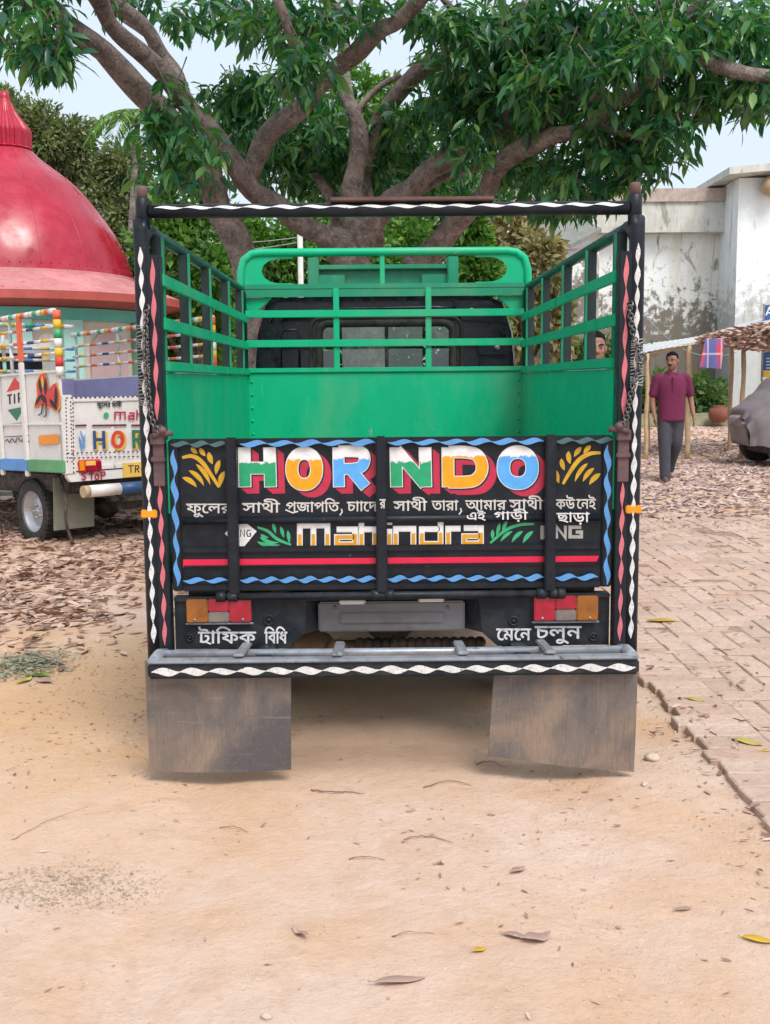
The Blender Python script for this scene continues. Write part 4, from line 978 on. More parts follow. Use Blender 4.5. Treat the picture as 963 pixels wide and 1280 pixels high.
# --- step bumper
m_ = MB(); Yb = -.26
m_.use(M['black_lower']); m_.rbox((-.824, Yb - .02, .394), (.824, Yb + .02, .445), .008)
m_.use(M['silver']); m_.rbox((-.826, Yb - .018, .4455), (.826, Yb + .030, .457), .006); m_.tube([(-.805, -.12, .440), (.805, -.12, .440)], .015, 10); m_.tube([(-.83, -.04, .418), (.83, -.04, .418)], .014, 10)
for s_ in (-1, 1): m_.tube([(s_ * .808, Yb + .01, .448), (s_ * .815, -.12, .440), (s_ * .808, .0, .412)], .020, 10)
for px in (304, 424, 576, 682): x = tl(px, 820, -.14)[0]; m_.rbox((x - .018, Yb + .0, .452), (x + .018, -.01, .464), .004, Matrix.Rotation(random.uniform(-.06, .06), 3, 'Z') @ Matrix.Rotation(R(-7), 3, 'X').inverted().transposed() if False else Matrix.Rotation(R(-5), 3, 'X'))
m_.use(M['black_lower'])
for u in (-.45, .45): m_.rbox((u - .03, Yb + .02, .395), (u + .03, .6, .440), .005)
bump = m_.build('step_bumper', None, truck)
m_ = MB(); fbm = lambda u, v, lift=0.0: (u, Yb - .0205 - lift, v); wave(m_, (-.81, .420), (.81, .420), .025, .098, fbm, .001, .12); m_.build('painted_stripe', M['whitewave'], bump)
# --- mudflaps
def flap(px, Y):
    m_ = MB(); cs = []
    for a, b in px: p = P(a, b, RY + Y); cs.append(Vector((p.x - RX, Y, p.z)))
    nx, nz = 12, 8; vs = []
    for lay in (0, .008):
        for j in range(nz + 1):
            for i in range(nx + 1):
                u, v = i / nx, j / nz; p = (cs[0] * (1 - u) + cs[1] * u) * (1 - v) + (cs[3] * (1 - u) + cs[2] * u) * v
                vs.append((p.x, p.y + lay + .010 * math.sin(u * 5 + v * 2) * v + .03 * v, p.z))
    n1 = (nx + 1) * (nz + 1); fs = []
    for j in range(nz):
        for i in range(nx): q = j * (nx + 1) + i; fs += [(q, q + 1, q + nx + 2, q + nx + 1), (n1 + q, n1 + q + nx + 1, n1 + q + nx + 2, n1 + q + 1)]
    ring = [i for i in range(nx + 1)] + [(j + 1) * (nx + 1) + nx for j in range(nz)] + [nz * (nx + 1) + nx - 1 - i for i in range(nx)] + [(nz - 1 - j) * (nx + 1) for j in range(nz - 1)]
    for k in range(len(ring)): a, b = ring[k], ring[(k + 1) % len(ring)]; fs.append((a, b, b + n1, a + n1))
    m_.add(vs, fs, False); return m_.build('mudflap', M['flapmud'], truck)
flap([(181, 826), (364, 838), (363, 967), (184, 970)], Yb + .022)
flap([(618, 838), (798, 822), (796, 970), (612, 950)], Yb + .022)
# --- running gear
def wheel(parent, c, r, w, sgn=1, name='wheel'):
    m_ = MB(); cx_, cy_, cz_ = c; rr_ = r * .62
    prof = [(rr_, -w / 2 * .8), (r * .9, -w / 2), (r * .985, -w / 2 * .82), (r, -w / 2 * .55), (r, w / 2 * .55), (r * .985, w / 2 * .82), (r * .9, w / 2), (rr_, w / 2 * .8), (rr_, -w / 2 * .8)]
    m_.lathe(prof, c, 48, 'X', True)
    for k in range(40):
        a = 2 * PI * k / 40
        for sd in (-1, 1):
            q = Matrix.Rotation(a, 3, 'X'); m_.box((0, 0, 0), (0, 0, 0)) if False else None
            vs = [Vector((cx_ + sd * w * .30 + dx, cy_, cz_)) + q @ Vector((0, dy, r - .004 + dz)) for dz in (0, .012) for dy in (-.013, .013) for dx in (-w * .17, w * .17)]
            m_.add(vs, [(0, 2, 3, 1), (4, 5, 7, 6), (0, 1, 5, 4), (2, 6, 7, 3), (0, 4, 6, 2), (1, 3, 7, 5)])
    t = MB(); d = sgn * w / 2
    t.lathe([(0, d * .35), (r * .10, d * .35), (r * .12, d * .1), (r * .34, d * .25), (r * .42, d * .1), (r * .50, d * .0), (r * .58, d * .6), (r * .64, d * .85), (r * .64, d * .7), (r * .6, -d * .6)], c, 40, 'X', True)
    for k in range(5): a = 2 * PI * k / 5; t.lathe([(0, d * .40), (.011, d * .38), (.013, d * .15)], (cx_, cy_ + r * .2 * math.cos(a), cz_ + r * .2 * math.sin(a)), 8, 'X')
    h_ = bpy.data.objects.new(name, None); 
    tyre = m_.build('wheel', M['rubber'], parent); t.build('rim', M['rim'], tyre)
    bpy.data.objects.remove(h_); return tyre
for X in (-.64, .64): wheel(truck, (X, 1.05, .335), .325, .21, 1 if X > 0 else -1); wheel(truck, (X, 3.95, .335), .325, .20, 1 if X > 0 else -1)
m_ = MB(); m_.tube([(-.6, 1.05, .335), (.6, 1.05, .335)], .05, 12); m_.sphere((0.0, 1.05, .335), .14); m_.tube([(-.6, 3.95, .335), (.6, 3.95, .335)], .04, 10)
for u in (-.40, .40): m_.rbox((u - .035, .02, .52), (u + .035, 4.6, .64), .006)
for yy in (.2, 1.4, 2.4, 3.4): m_.rbox((-.40, yy - .03, .54), (.40, yy + .03, .62), .006)
m_.rbox((-.75, .12, .56), (.75, .16, .66), .004); m_.rbox((-.70, 1.5, .35), (-.44, 2.3, .60), .03); m_.build('chassis', M['chassis'], truck)
m_ = MB(); m_.lathe([(.12, -.08), (.26, -.095), (.31, -.06), (.315, 0), (.31, .06), (.26, .095), (.12, .08)], (.0, 1.75, .46), 36, 'Z'); m_.build('spare_wheel', M['rubber'], truck)  # unseen spare wheel, tanks and springs, added to deepen shade under the truck
for u in (-.55, .55): m_ = MB(); m_.tube([(u, 1.75, .44), (u, 2.95, .44)], .15, 18); m_.sphere((u, 1.75, .44), .15, 16, 10); m_.build('gas_tank', M['chassis'], truck)
for u in (-.50, .50):
    m_ = MB()
    for k in range(4): m_.tube(catmull([(u, 1.05 - .55 + .1 * k, .50 - .02 * k), (u, 1.05, .415 - .018 * k), (u, 1.05 + .55 - .1 * k, .50 - .02 * k)], 6), .010, 6, sx=3)
    m_.build('leaf_spring', M['chassis'], truck)
m_ = MB(); m_.tube([(0, 1.1, .38), (0, 3.4, .52)], .035, 10); m_.build('drive_shaft', M['chassis'], truck)
m_ = MB(); x, z = tl(385, 812, .25); m_.sphere((x + .02, .33, z - .01), .085, 18, 12, (1, .8, .8)); m_.tube([(x - .1, .33, z - .02), (x + .25, .36, z - .02), (x + .6, .36, z - .02)], .032, 12); m_.sphere((x + .115, .25, z + .0), .04, 12, 8, (1, .6, 1)); m_.build('exhaust_box', M['tanmetal'], truck)
m_ = MB(); x0_, z0_ = tl(450, 803, .30); x1_, _ = tl(600, 803, .30)
for k in range(15): u = x0_ + (x1_ - x0_) * k / 14; m_.sphere((u, .30, z0_ - .005), .024, 10, 8, (1.0, 1, 1))
m_.build('corrugated_hose', M['chassis'], truck)

# ================================================================== WHITE TRUCK (left)
wt0 = P(78, 490, 9.05); WROT = (R(-1.6), 0, R(45))
wtruck = thing('goods_truck', 'cream white goods truck parked at left with painted panels and striped rails', 'truck', (wt0.x, 9.05, -0.03), WROT)
WM = Matrix.Translation((wt0.x, 9.05, 0)) @ Matrix.Rotation(R(45), 4, 'Z') @ Matrix.Rotation(R(-1.6), 4, 'X'); WI = WM.inverted(); W3 = WM.to_3x3()
def wr(px, py, yl=0.0):
    p = WI @ hit(px, py, WM @ Vector((0, yl, 0)), W3 @ Vector((0, 1, 0))); return p
def ws(px, py, xl=0.0):
    return WI @ hit(px, py, WM @ Vector((xl, 0, 0)), W3 @ Vector((1, 0, 0)))
fR = lambda px, py, lift=0.0: (lambda p: (p.x, -.012 - lift, p.z))(wr(px, py, -.012))
fS = lambda px, py, lift=0.0: (lambda p: (-.012 - lift, p.y, p.z))(ws(px, py, -.012))
WW = 1.62; zT = wr(90, 492).z; zM = wr(90, 585).z; zL = wr(90, 598).z; zS = ws(70, 458).z; zSb = ws(70, 578).z; zP = wr(78, 383).z
WL = 2.6
# tailgate
m_ = MB(); m_.rbox((.10, 0, zM), (WW - .10, .04, zT), .006)
for u in (.10, .47, .95, WW - .15): m_.rbox((u - .012, -.011, zM), (u + .012, .004, zT), .003)
for z in (zT - .02, zM + .02): m_.rbox((.10, -.011, z - .02), (WW - .10, .004, z + .02), .003)
for sx in (0, WW - .10): m_.rbox((sx, -.012, zM - .02), (sx + .10, .05, zT + .02), .005)
wtg = m_.build('tailgate', M['truckwhite'], wtruck)
m_ = MB()
def dash(mb, a, b, w, n, f, lift, mats):
    a = Vector(a); b = Vector(b)
    for k in range(n):
        if k % 2 == 0: mb.use(mats[(k // 2) % len(mats)]); stroke(mb, [a.lerp(b, k / n), a.lerp(b, (k + .9) / n)], w, f, lift)
for a, b in (((82, 493), (182, 491)), ((84, 562), (182, 560)), ((86, 568), (182, 566)), ((82, 495), (84, 576)), ((88, 497), (90, 576)), ((91, 499), (92, 590))): dash(m_, a, b, 1.6, 34, fR, .0012, [M['ink'], M['maroonwall']])
m_.use(M['maroonwall']);
for a, b in ((94, 108), (115, 158), (164, 186)): stroke(m_, [(a, 527.5), (b, 527.0)], 2.4, fR, .0015)
m_.build('painted_border', None, wtg)
def wletters(strokes, width, mat, outline, off=(1.6, 1.2), name='painted_letter'):
    m_ = MB()
    for k, s_ in enumerate(strokes):
        if outline: m_.use(outline); stroke(m_, [(p[0] + off[0], p[1] + off[1]) for p in s_], width + 2.4, fR, .001 + .0001 * k)
        m_.use(mat); stroke(m_, s_, width, fR, .003 + .0001 * k)
    m_.build(name, None, wtg)
wletters([[(117.5, 534), (118.5, 557)], [(129, 534), (130, 556.5)], [(118, 545), (130, 545)]], 4.0, M['navy'], M['yellow'])
wletters([ell(147, 545, 6.2, 9.2, 20) + [(153.2, 545)]], 4.4, M['red'], M['yellow'])
wletters([[(166.5, 533), (167.5, 556)], [(166.5, 535), (174, 535), (176, 540), (173, 545), (167, 545)], [(171, 545), (177, 556)]], 4.0, M['greenl'], M['yellow'])
wletters([[(185, 556), (185, 533), (196, 556), (196, 533)]], 4.0, M['navy'], M['yellow'])
wletters([[(143.5, 520), (143.5, 511), (156, 511), (156, 520)], [(150, 511), (150, 520)], [(161, 512), (167, 512), (167, 519.5), (161, 519.5), (161, 515.5), (167, 515.5)], [(171, 508), (171, 520)], [(171, 513), (177, 513), (177, 520)], [(181, 512), (181, 520)], [(185, 520), (185, 512), (191, 512), (191, 520)], [(200, 508), (200, 519.5), (194, 519.5), (194, 512), (200, 512)]], 2.0, M['crimson'], None, name='maker_lettering')
m_ = MB(); fillpoly(m_, ell(132.5, 514.5, 3.4, 3.6, 16), fR, .002); m_.build('green_dot', M['leafgreen'], wtg)
m_ = MB(); word(m_, 'ফুেলর সাথী', 121, 152, 499, 504, fR, .002, .5); m_.build('slogan_lettering', M['ink'], wtg)
m_ = MB()
sp = [(100, 534), (104, 545), (102, 556)]; stroke(m_, catmull(sp, 5), 1.4, fR, .002)
for k in range(5): lens(m_, (98 + k * .8, 540 + k * 4), (103, 548 + k * 3), 1.8, fR, .0022 + .0001 * k, .1); lens(m_, (107.5, 538 + k * 4), (103.5, 546 + k * 3), 1.4, fR, .003 + .0001 * k, .1)
m_.build('painted_sprig', M['sillblue'], wtg)
# lower rear panel
m_ = MB(); pl_ = [(.02, zM - .01), (.02, zL + .04), (.05, zL), (.62, zL), (.70, zL + .06), (WW - .70, zL + .06), (WW - .62, zL), (WW - .05, zL), (WW - .02, zL + .04), (WW - .02, zM - .01)]
m_.prism(pl_, lambda u, v: (u, -.004, v), lambda u, v: (u, .04, v)); wlow = m_.build('rear_panel', M['truckwhite'], wtruck)
m_ = MB()
for k, s_ in enumerate([[(108, 587.5), (104.5, 586.5), (102.5, 588.5), (107, 592), (105.5, 595), (101.5, 594)], [(111, 587.5), (117.5, 587)], [(114.2, 587), (114.5, 595)], ell(121, 591.5, 2.2, 3.2, 14) + [(123.2, 591.5)], [(126.5, 595), (126.5, 585.5), (130.5, 585.5), (131, 588.5), (127, 590.5)]]): stroke(m_, s_, 1.9, fR, .001 + .0001 * k)
m_.build('stop_lettering', M['crimson'], wlow)
def wbox(px0, py0, px1, py1, d0, d1, nm, m, parent, r=.01):
    a = wr(px0, py0); b = wr(px1, py1); q = MB(); q.rbox((min(a.x, b.x), d0, min(a.z, b.z)), (max(a.x, b.x), d1, max(a.z, b.z)), r); return q.build(nm, m, parent)
tlw = wbox(96, 571, 125, 584.5, -.03, 0, 'tail_light', M['red'], wtruck)
wbox(96.5, 572, 103, 584, -.042, -.028, 'amber_lens', M['orange_refl'], tlw, .006); wbox(104, 572, 117, 577.5, -.042, -.028, 'clear_lens', M['numplate'], tlw, .006); wbox(104, 578, 117, 584, -.042, -.028, 'red_lens', M['lens_red'], tlw, .006); wbox(117.5, 572, 124.5, 584, -.042, -.028, 'red_lens', M['lens_red'], tlw, .006)
tlr = MB(); tlr.rbox((WW - .36, -.03, zM - .12), (WW - .06, 0, zM - .02), .01); tlr.build('tail_light', M['lens_red'], wtruck)
plt = wbox(152, 574.5, 200, 589.5, -.02, -.006, 'number_plate', M['numplate'], wtruck, .004)
m_ = MB(); fP = lambda px, py, lift=0.0: (lambda p: (p.x, -.0215 - lift, p.z))(wr(px, py, -.02))
for k, s_ in enumerate([[(160, 578), (167, 577.5)], [(163.5, 578), (163.5, 586.5)], [(169, 586.5), (169, 578), (173, 578), (173.5, 581), (169.5, 582)], [(171, 582), (174, 586.5)], ell(179, 582, 2.4, 4, 14) + [(181.4, 582)]]): stroke(m_, s_, 1.3, fP, .0004 + .0001 * k)
m_.build('plate_lettering', M['ink'], plt)
# bumper striped white and dark
a = wr(102, 600); m_ = MB(); zb0 = wr(102, 616).z; zb1 = wr(102, 601).z; nb = 7
for k in range(nb):
    ed = [0, .035, .23, .42, .60, .79, .965, 1]; u0 = .06 + (WW - .12) * ed[k]; u1 = .06 + (WW - .12) * ed[k + 1]; m_.use(M['bamboo'] if k in (0, nb - 1) else M['truckwhite'] if k % 2 else M['navy'])
    m_.tube([(u0, -.17, (zb0 + zb1) / 2), (u1, -.17, (zb0 + zb1) / 2)], (zb1 - zb0) / 2, 14)
m_.use(M['chassis']); m_.rbox((.3, -.14, zb0), (.36, .1, zb1), .005); m_.rbox((WW - .36, -.14, zb0), (WW - .3, .1, zb1), .005); m_.build('bumper', None, wtruck)
# side panel
m_ = MB(); m_.rbox((0, .012, zSb + .02), (.03, WL, zS), .005); m_.rbox((WW - .03, .012, zSb + .02), (WW, WL, zS), .005)
ups = [ws(33, 520).y, ws(2, 520).y, ws(2, 520).y + .6, ws(2, 520).y + 1.2]
for sx in (0, WW):
    for z in (zS - .01, ws(40, 526).z, zSb + .04): m_.rbox((sx - .012, .012, z - .010), (sx + .012, WL, z + .010), .004)
m_.rbox((.0, WL - .03, zSb), (WW, WL, zS + .02), .005)
side = m_.build('side_panel', M['truckwhite'], wtruck)
m_ = MB(); m_.use(M['lilac']); m_.box((.031, .045, zSb), (.036, WL - .04, zS - .01)); m_.box((WW - .036, .045, zSb), (WW - .031, WL - .04, zS - .01)); m_.box((.04, WL - .042, zSb), (WW - .04, WL - .031, zS + .01)); m_.box((.03, .05, zSb), (WW - .03, WL, zSb + .05)); m_.build('bed_lining', None, side)
m_ = MB(); yg = ws(39, 580).y
m_.use(M['sillgreen']); m_.rbox((-.035, -.01, zSb - .055), (.02, yg, zSb + .05), .006); m_.use(M['sillblue']); m_.rbox((-.035, yg, zSb - .055), (.02, WL, zSb + .05), .006); m_.build('side_sill', None, side)
m_ = MB()
for k, y_ in enumerate(ups):
    m_.use(M['truckwhite']); m_.rbox((-.034, y_ - .028, zSb - .10), (-.002, y_ + .028, zP - .40), .006); m_.use(M['orangered']); m_.rbox((-.034, y_ - .028, zP - .398), (-.002, y_ + .028, zP - .01), .006)
m_.build('side_upright', None, side)
m_ = MB(); m_.use(M['truckwhite']); fillpoly(m_, [(2, 471), (30, 468), (30, 523), (2, 527)], fS, .0005)
m_.use(M['red']); fillpoly(m_, [(18, 467), (30, 480.5), (8, 486)], fS, .002); m_.use(M['greenl']); fillpoly(m_, [(9.5, 508), (31, 503.5), (21, 522)], fS, .002)
m_.use(M['ink'])
for k, s_ in enumerate([[(9, 490), (15, 489)], [(12, 490), (12.5, 501)], [(18, 488), (18.3, 500)], [(23.5, 499), (23, 487.5), (28, 487), (28, 493), (24, 494)]]): stroke(m_, s_, 2.0, fS, .002 + .0001 * k)
m_.build('tip_emblem', None, side)
m_ = MB(); m_.use(M['yellow'])
B1 = [(43, 505), (47, 490), (46, 475), (50, 464), (54, 462), (58, 467), (61, 482), (66, 476), (70, 474), (74, 487), (74, 503), (70, 510), (64, 505), (58, 503), (50, 502)]
fillpoly(m_, [(58 + (x - 58) * 1.10, 486 + (y - 486) * 1.06) for x, y in B1], fS, .001)
m_.use(M['red']); fillpoly(m_, B1, fS, .002)
m_.use(M['ink'])
for k, (a, b, w) in enumerate([((49, 468), (52, 488), 4), ((57, 468), (57, 490), 4), ((44, 502), (52, 488), 4), ((70, 478), (70, 506), 4), ((62, 494), (72, 508), 5), ((52, 488), (58, 500), 6)]): lens(m_, a, b, w, fS, .003 + .0002 * k)
stroke(m_, [(54, 500), (52, 512), (48, 515)], 1.6, fS, .0045); stroke(m_, [(58, 500), (58, 514), (55, 517)], 1.6, fS, .0046)
m_.use(M['yellow']); lens(m_, (53, 464), (54, 482), 3.2, fS, .0048)
m_.build('bird_emblem', None, side)
m_ = MB(); fillpoly(m_, [(48, 540), (73, 538), (73.5, 550), (48.5, 552)], fS, .002); m_.build('amber_panel', M['orange_refl'], side)
m_ = MB(); stroke(m_, catmull([(7, 548), (9, 545), (12, 549), (15, 544), (19, 549), (22, 543), (27, 548), (30, 543), (36, 548)], 5), 1.2, fS, .002); stroke(m_, [(6, 542), (36, 540)], 1.0, fS, .0022); m_.build('painted_scroll', M['ink'], side)
# striped posts and rails
def striped(pts, r, seglen, mats, name, parent, seg=8):
    m_ = MB(); pts = [Vector(p) for p in pts]; k = 0
    for a, b in zip(pts, pts[1:]):
        L_ = (b - a).length; n = max(1, round(L_ / seglen))
        for i in range(n): m_.use(mats[k % len(mats)]); m_.tube([a.lerp(b, i / n), a.lerp(b, (i + 1) / n)], r, seg); k += 1
    return m_.build(name, None, parent)
W_, Yl, Bl, Gr, Or, Re = M['truckwhite'], M['yellow'], M['sillblue'], M['leafgreen'], M['orangered'], M['red']
for sx in (.02, WW - .03): striped([(sx, .02, zS - .05), (sx, .02, zP)], .034, .075, [W_, Re, Yl, W_, Gr, Yl, Or, Re], 'corner_post', wtruck)
for sx, sd in ((.0, 'l'), (WW - .01, 'r')):
    striped([(sx, .02, zP - .005), (sx, WL, zP - .005)], .024, .07, [W_, Or, Yl, W_, Gr, W_], 'top_rail', wtruck)
    for z in (zP - .13, zP - .24, zP - .35): striped([(sx + .01, .03, z), (sx + .01, WL, z)], .014, .12, [W_, Yl, W_, M['navy'], W_, Or], 'side_rail', wtruck)
    for y_ in (.85, 1.7, 2.55): striped([(sx + .02, y_, zS), (sx + .02, y_, zP)], .016, .3, [W_, M['paleteal']], 'side_stake', wtruck)
striped([(.02, WL - .05, zP + .08), (WW - .02, WL - .05, zP + .08)], .025, .11, [Bl, M['paleteal'], Yl, W_, Gr], 'top_bar', wtruck)
for z in (zP - .16, zP - .28, zP - .40): striped([(.02, WL - .05, z), (WW - .02, WL - .05, z)], .015, .10, [Bl, W_, Yl, M['paleteal'], W_], 'front_rail', wtruck)
striped([(.1, WL - .03, zS), (.1, WL - .03, zP + .08)], .02, .2, [M['tealwall'], W_], 'front_stake', wtruck); striped([(.8, WL - .03, zS), (.8, WL - .03, zP)], .02, .2, [M['paleteal'], W_], 'front_stake', wtruck)
m_ = MB(); m_.rbox((.02, WL + .15, .5), (WW - .02, WL + 1.5, zP - .05), .10); wc = m_.build('cab', M['truckwhite'], wtruck)
m_ = MB(); m_.rbox((.3, WL + .14, zS + .12), (WW - .3, WL + .155, zP - .2), .02); m_.build('rear_window', M['cabblack'], wc)
# running gear
wx, wy, wz = .10, .70, .29
for px_, yy in ((.14, .74), (WW - .14, .74), (.14, 3.5), (WW - .14, 3.5)): wheel(wtruck, (px_, yy, .30), .29, .17, -1 if px_ < .5 else 1)
m_ = MB(); m_.tube([(.2, .74, .30), (WW - .2, .74, .30)], .05, 10); m_.sphere((WW / 2, .74, .30), .13)
for u in (.45, WW - .45): m_.rbox((u - .03, .02, .42), (u + .03, 4, .54), .005)
m_.rbox((.1, .1, .48), (WW - .1, 1.6, .66), .02); m_.rbox((.5, .05, .30), (1.1, .3, .50), .08); m_.build('chassis', M['chassis'], wtruck)
for u in (.03, WW - .42): m_ = MB(); m_.rbox((u, .27, .16), (u + .39, .285, .62), .004, Matrix.Rotation(R(6), 3, 'X')); m_.build('mudflap', M['greymud'], wtruck)
m_ = MB(); m_.tube(catmull([(.05, .2, .64), (.06, .12, .45), (.04, .1, .25), (.08, .08, .06)], 6), [.014] * 18 + [.02], 6); m_.build('hanging_strap', M['chassis'], wtruck); m_ = MB(); m_.tube(catmull([(-.02, 1.15, .62), (-.03, 1.18, .3), (-.02, 1.16, .08)], 6), .012, 6); m_.build('hanging_strap', M['chassis'], wtruck)

# ================================================================== TEMPLE with the red dome
tc = P(16, 340, 16.0); TCX, TCY = tc.x, 16.0
temple = thing('domed_temple', 'small round temple with glossy red dome and faded pink eave', 'temple', (TCX, TCY, -0.07))
m_ = MB(); prof = catmull([(.33, 4.76, 0), (.47, 4.62, 0), (.92, 4.27, 0), (1.25, 3.88, 0), (1.47, 3.55, 0), (1.61, 3.24, 0), (1.70, 2.92, 0)], 6); m_.lathe([(p.x, p.y) for p in prof], seg=96)
dome = m_.build('dome', M['dome'], temple)
m_ = MB(); pr_ = [(p.x, p.y) for p in prof]
for k in range(16):
    a = 2 * PI * (k + .35) / 16; m_.tube([((r_ - .002) * math.cos(a), (r_ - .002) * math.sin(a), z_) for r_, z_ in pr_], .006, 5, caps=False)
    for q in range(5): a2 = a + 2 * PI / 16 * q / 5; m_.lathe([(0, 1.668), (.012, 1.665), (.016, 1.655)], (0, 0, 0), 6, 'X') if False else m_.sphere((1.672 * math.cos(a2), 1.672 * math.sin(a2), 3.03), .012, 6, 4)
m_.build('seam', M['dome'], dome)
m_ = MB(); m_.lathe([(0, 5.57), (.055, 5.55), (.075, 5.47), (.07, 5.44), (.10, 5.40)], seg=24); m_.lathe([(.10, 5.40), (.16, 5.26), (.33, 5.02), (.335, 4.99), (.325, 4.78), (.36, 4.76), (.30, 4.74)], seg=72, smooth=False, rib=lambda k, i: (1.05 if k % 4 < 2 else .96) if 0 < i < 5 else 1.0); m_.build('finial', M['finial'], dome)
m_ = MB(); m_.lathe([(1.66, 2.955), (1.71, 2.95), (1.72, 2.91), (2.42, 2.62), (2.425, 2.615)], seg=96, smooth=False); ev = m_.build('eave', M['eave'], temple)
m_ = MB(); m_.lathe([(2.425, 2.613), (2.43, 2.51), (2.0, 2.43)], seg=96, smooth=False); m_.build('eave_band', M['eaveband'], ev)
m_ = MB(); m_.lathe([(2.02, 0), (2.02, 2.44)], seg=32, smooth=False); wl_ = m_.build('wall', M['cream'], temple)
m_ = MB(); m_.lathe([(2.03, 2.27), (2.06, 2.27), (2.06, 2.428), (2.03, 2.428)], seg=64, smooth=False); m_.build('cornice_band', M['tealwall'], wl_)
def on_drum(a, u, v, r=2.03): b = a + u / r; return (r * math.cos(b), r * math.sin(b), v)
for k, (adeg, m) in enumerate([(-52, 'paleteal'), (-70, 'paleteal'), (-112, 'paleteal'), (-20, 'greenwall'), (0, 'greenwall'), (-150, 'paleteal')]):
    m_ = MB(); a = R(adeg)
    for r0, w in ((2.10, .13),):
        vs = [on_drum(a, u, v, r_) for r_ in (2.03, r0) for v in (0, 2.27) for u in (-w, w)]; m_.add(vs, [(4, 5, 7, 6), (0, 4, 6, 2), (1, 3, 7, 5), (2, 6, 7, 3)])
    m_.build('pilaster', M[m], wl_)
for adeg, m, w, h0, h1 in ((-91, 'maroonwall', .44, .2, 2.36), (-36, 'pinkwall', .32, .2, 2.15), (-130, 'maroonwall', .4, .2, 2.05), (-61, 'cream', .12, .2, 2.1)):
    m_ = MB(); a = R(adeg); q = [(-w, h0), (w, h0), (w, h1 - w)] + [(w * math.cos(t), h1 - w + w * math.sin(t)) for t in [PI * i / 10 for i in range(1, 10)]] + [(-w, h1 - w)]
    fillpoly(m_, q, lambda u, v, l, a=a, h1=h1: on_drum(a, u, v, 2.068 if h1 > 2.3 else 2.051)); m_.build('arched_panel', M[m], wl_)
m_ = MB(); m_.lathe([(0, .0), (2.6, 0), (2.6, .12), (2.02, .125)], seg=48, smooth=False); m_.build('plinth', M['concrete'], temple)

# ================================================================== BUILDINGS on the right
def wbx(a, b, name, label, cat, mat):
    m_ = MB(); m_.box(a, b); return m_
YA = 28.0
a0 = P(690, 400, YA); a1 = P(921, 400, YA); ztop = P(860, 292, YA).z
bA = thing('whitewashed_building', 'stained whitewashed building with heavy concrete roof fascia behind the walking man', 'building', (a0.x, YA, 0))
m_ = MB(); m_.box((0, 0, 0), (a1.x - a0.x, 8, ztop)); wA = m_.build('wall', M['wallA'], bA)
f0 = P(785, 235, YA - .4); f1 = P(921, 235, YA - .4); zf0 = P(850, 290, YA - .4).z
m_ = MB(); m_.box((f0.x - a0.x - 3.0, -.4, zf0), (f1.x - a0.x, 8.2, f1.z - .32)); fa = m_.build('roof_fascia', M['concrete'], bA)
m_ = MB(); m_.box((f0.x - a0.x - 3.05, -.46, f1.z - .318), (f1.x - a0.x + .02, 8.25, f1.z)); m_.build('coping', M['concretetop'], fa)
m_ = MB(); x_ = P(705, 380, YA - .2).x - a0.x; m_.tube([(x_, -.2, .5), (x_, -.2, P(705, 318, YA - .2).z)], .13, 12); m_.tube([(x_, -.2, P(705, 318, YA - .2).z), (x_ + .8, -.25, P(705, 316, YA - .2).z)], .13, 12); m_.build('drain_pipe', paint('brown_drain_pipe', (0.23, 0.16, 0.15), 0.7, var=.2), bA)
YB = 26.6
b0 = P(919, 400, YB); zB = P(940, 222, YB).z
bB = thing('pale_blue_building', 'pale blue whitewashed building with flat roof slab at the right edge', 'building', (b0.x, YB, 0))
m_ = MB(); m_.box((0, 0, 0), (9, 9, zB)); wB = m_.build('wall', M['wallB'], bB)
m_ = MB(); sl0 = P(912, 225, YB - .6); m_.prism([(sl0.x - b0.x, zB - .02), (9, zB + .75), (9, zB + .93), (sl0.x - b0.x, zB + .14)], lambda u, v: (u, -.6, v), lambda u, v: (u, 9.2, v)); m_.build('roof_slab', M['concrete'], bB)
m_ = MB(); p = P(965, 216, YB - .25); m_.lathe([(0, -.25), (.18, -.2), (.24, 0), (.18, .2), (0, .25)], (p.x - b0.x, -.25, p.z - .3), 16, 'Y'); m_.build('wall_lamp', M['bamboo'], bB)
# annexe with the tipped sheet roof, behind the truck's right side
an = thing('lean_to_shed', 'low shed with a tilted grey sheet roof beside the stained building', 'shed', (P(700, 400, 22).x, 22, 0))
ax = P(700, 400, 22).x; q0 = P(667, 292, 22); q1 = P(745, 255, 22)
m_ = MB(); vs = [(q0.x - ax, 0, q0.z), (P(712, 312, 22).x - ax, -.2, P(712, 312, 22).z), (P(760, 285, 22).x - ax, .6, P(760, 285, 22).z), (P(735, 250, 22).x - ax, 2.0, P(735, 250, 22).z), (P(690, 262, 22).x - ax, 1.6, P(690, 262, 22).z)]
m_.add(vs + [(v[0], v[1], v[2] + .08) for v in vs], [(0, 1, 2, 3, 4), (9, 8, 7, 6, 5)] + [(i, (i + 1) % 5, 5 + (i + 1) % 5, 5 + i) for i in range(5)]); m_.build('sheet_roof', M['asbestos'], an)
m_ = MB(); m_.box((P(702, 400, 22).x - ax, .3, 0), (P(752, 400, 22).x - ax, 2.5, P(720, 312, 22).z)); m_.build('wall', M['wallA'], an)
# low bank in front of the building
m_ = MB(); grid(m_, [P(800, 500, 26).x + i * .4 for i in range(-14, 26)], [24.4, 24.5, 24.9, 25.6, 26.6, 28.2], lambda x, y: gz(x, y) + (0.0 if y < 24.45 else .16 if y < 24.6 else .22) + .03 * noise.noise(Vector((x, y, 0)))); tag(m_.build('bank', paint('weedy_bank_soil', (0.20, 0.19, 0.11), 0.95, var=.4, scale=3, dirt=(0.30, 0.26, 0.17), dirt_amt=.7, bump=.5, bscale=12)), kind='structure')

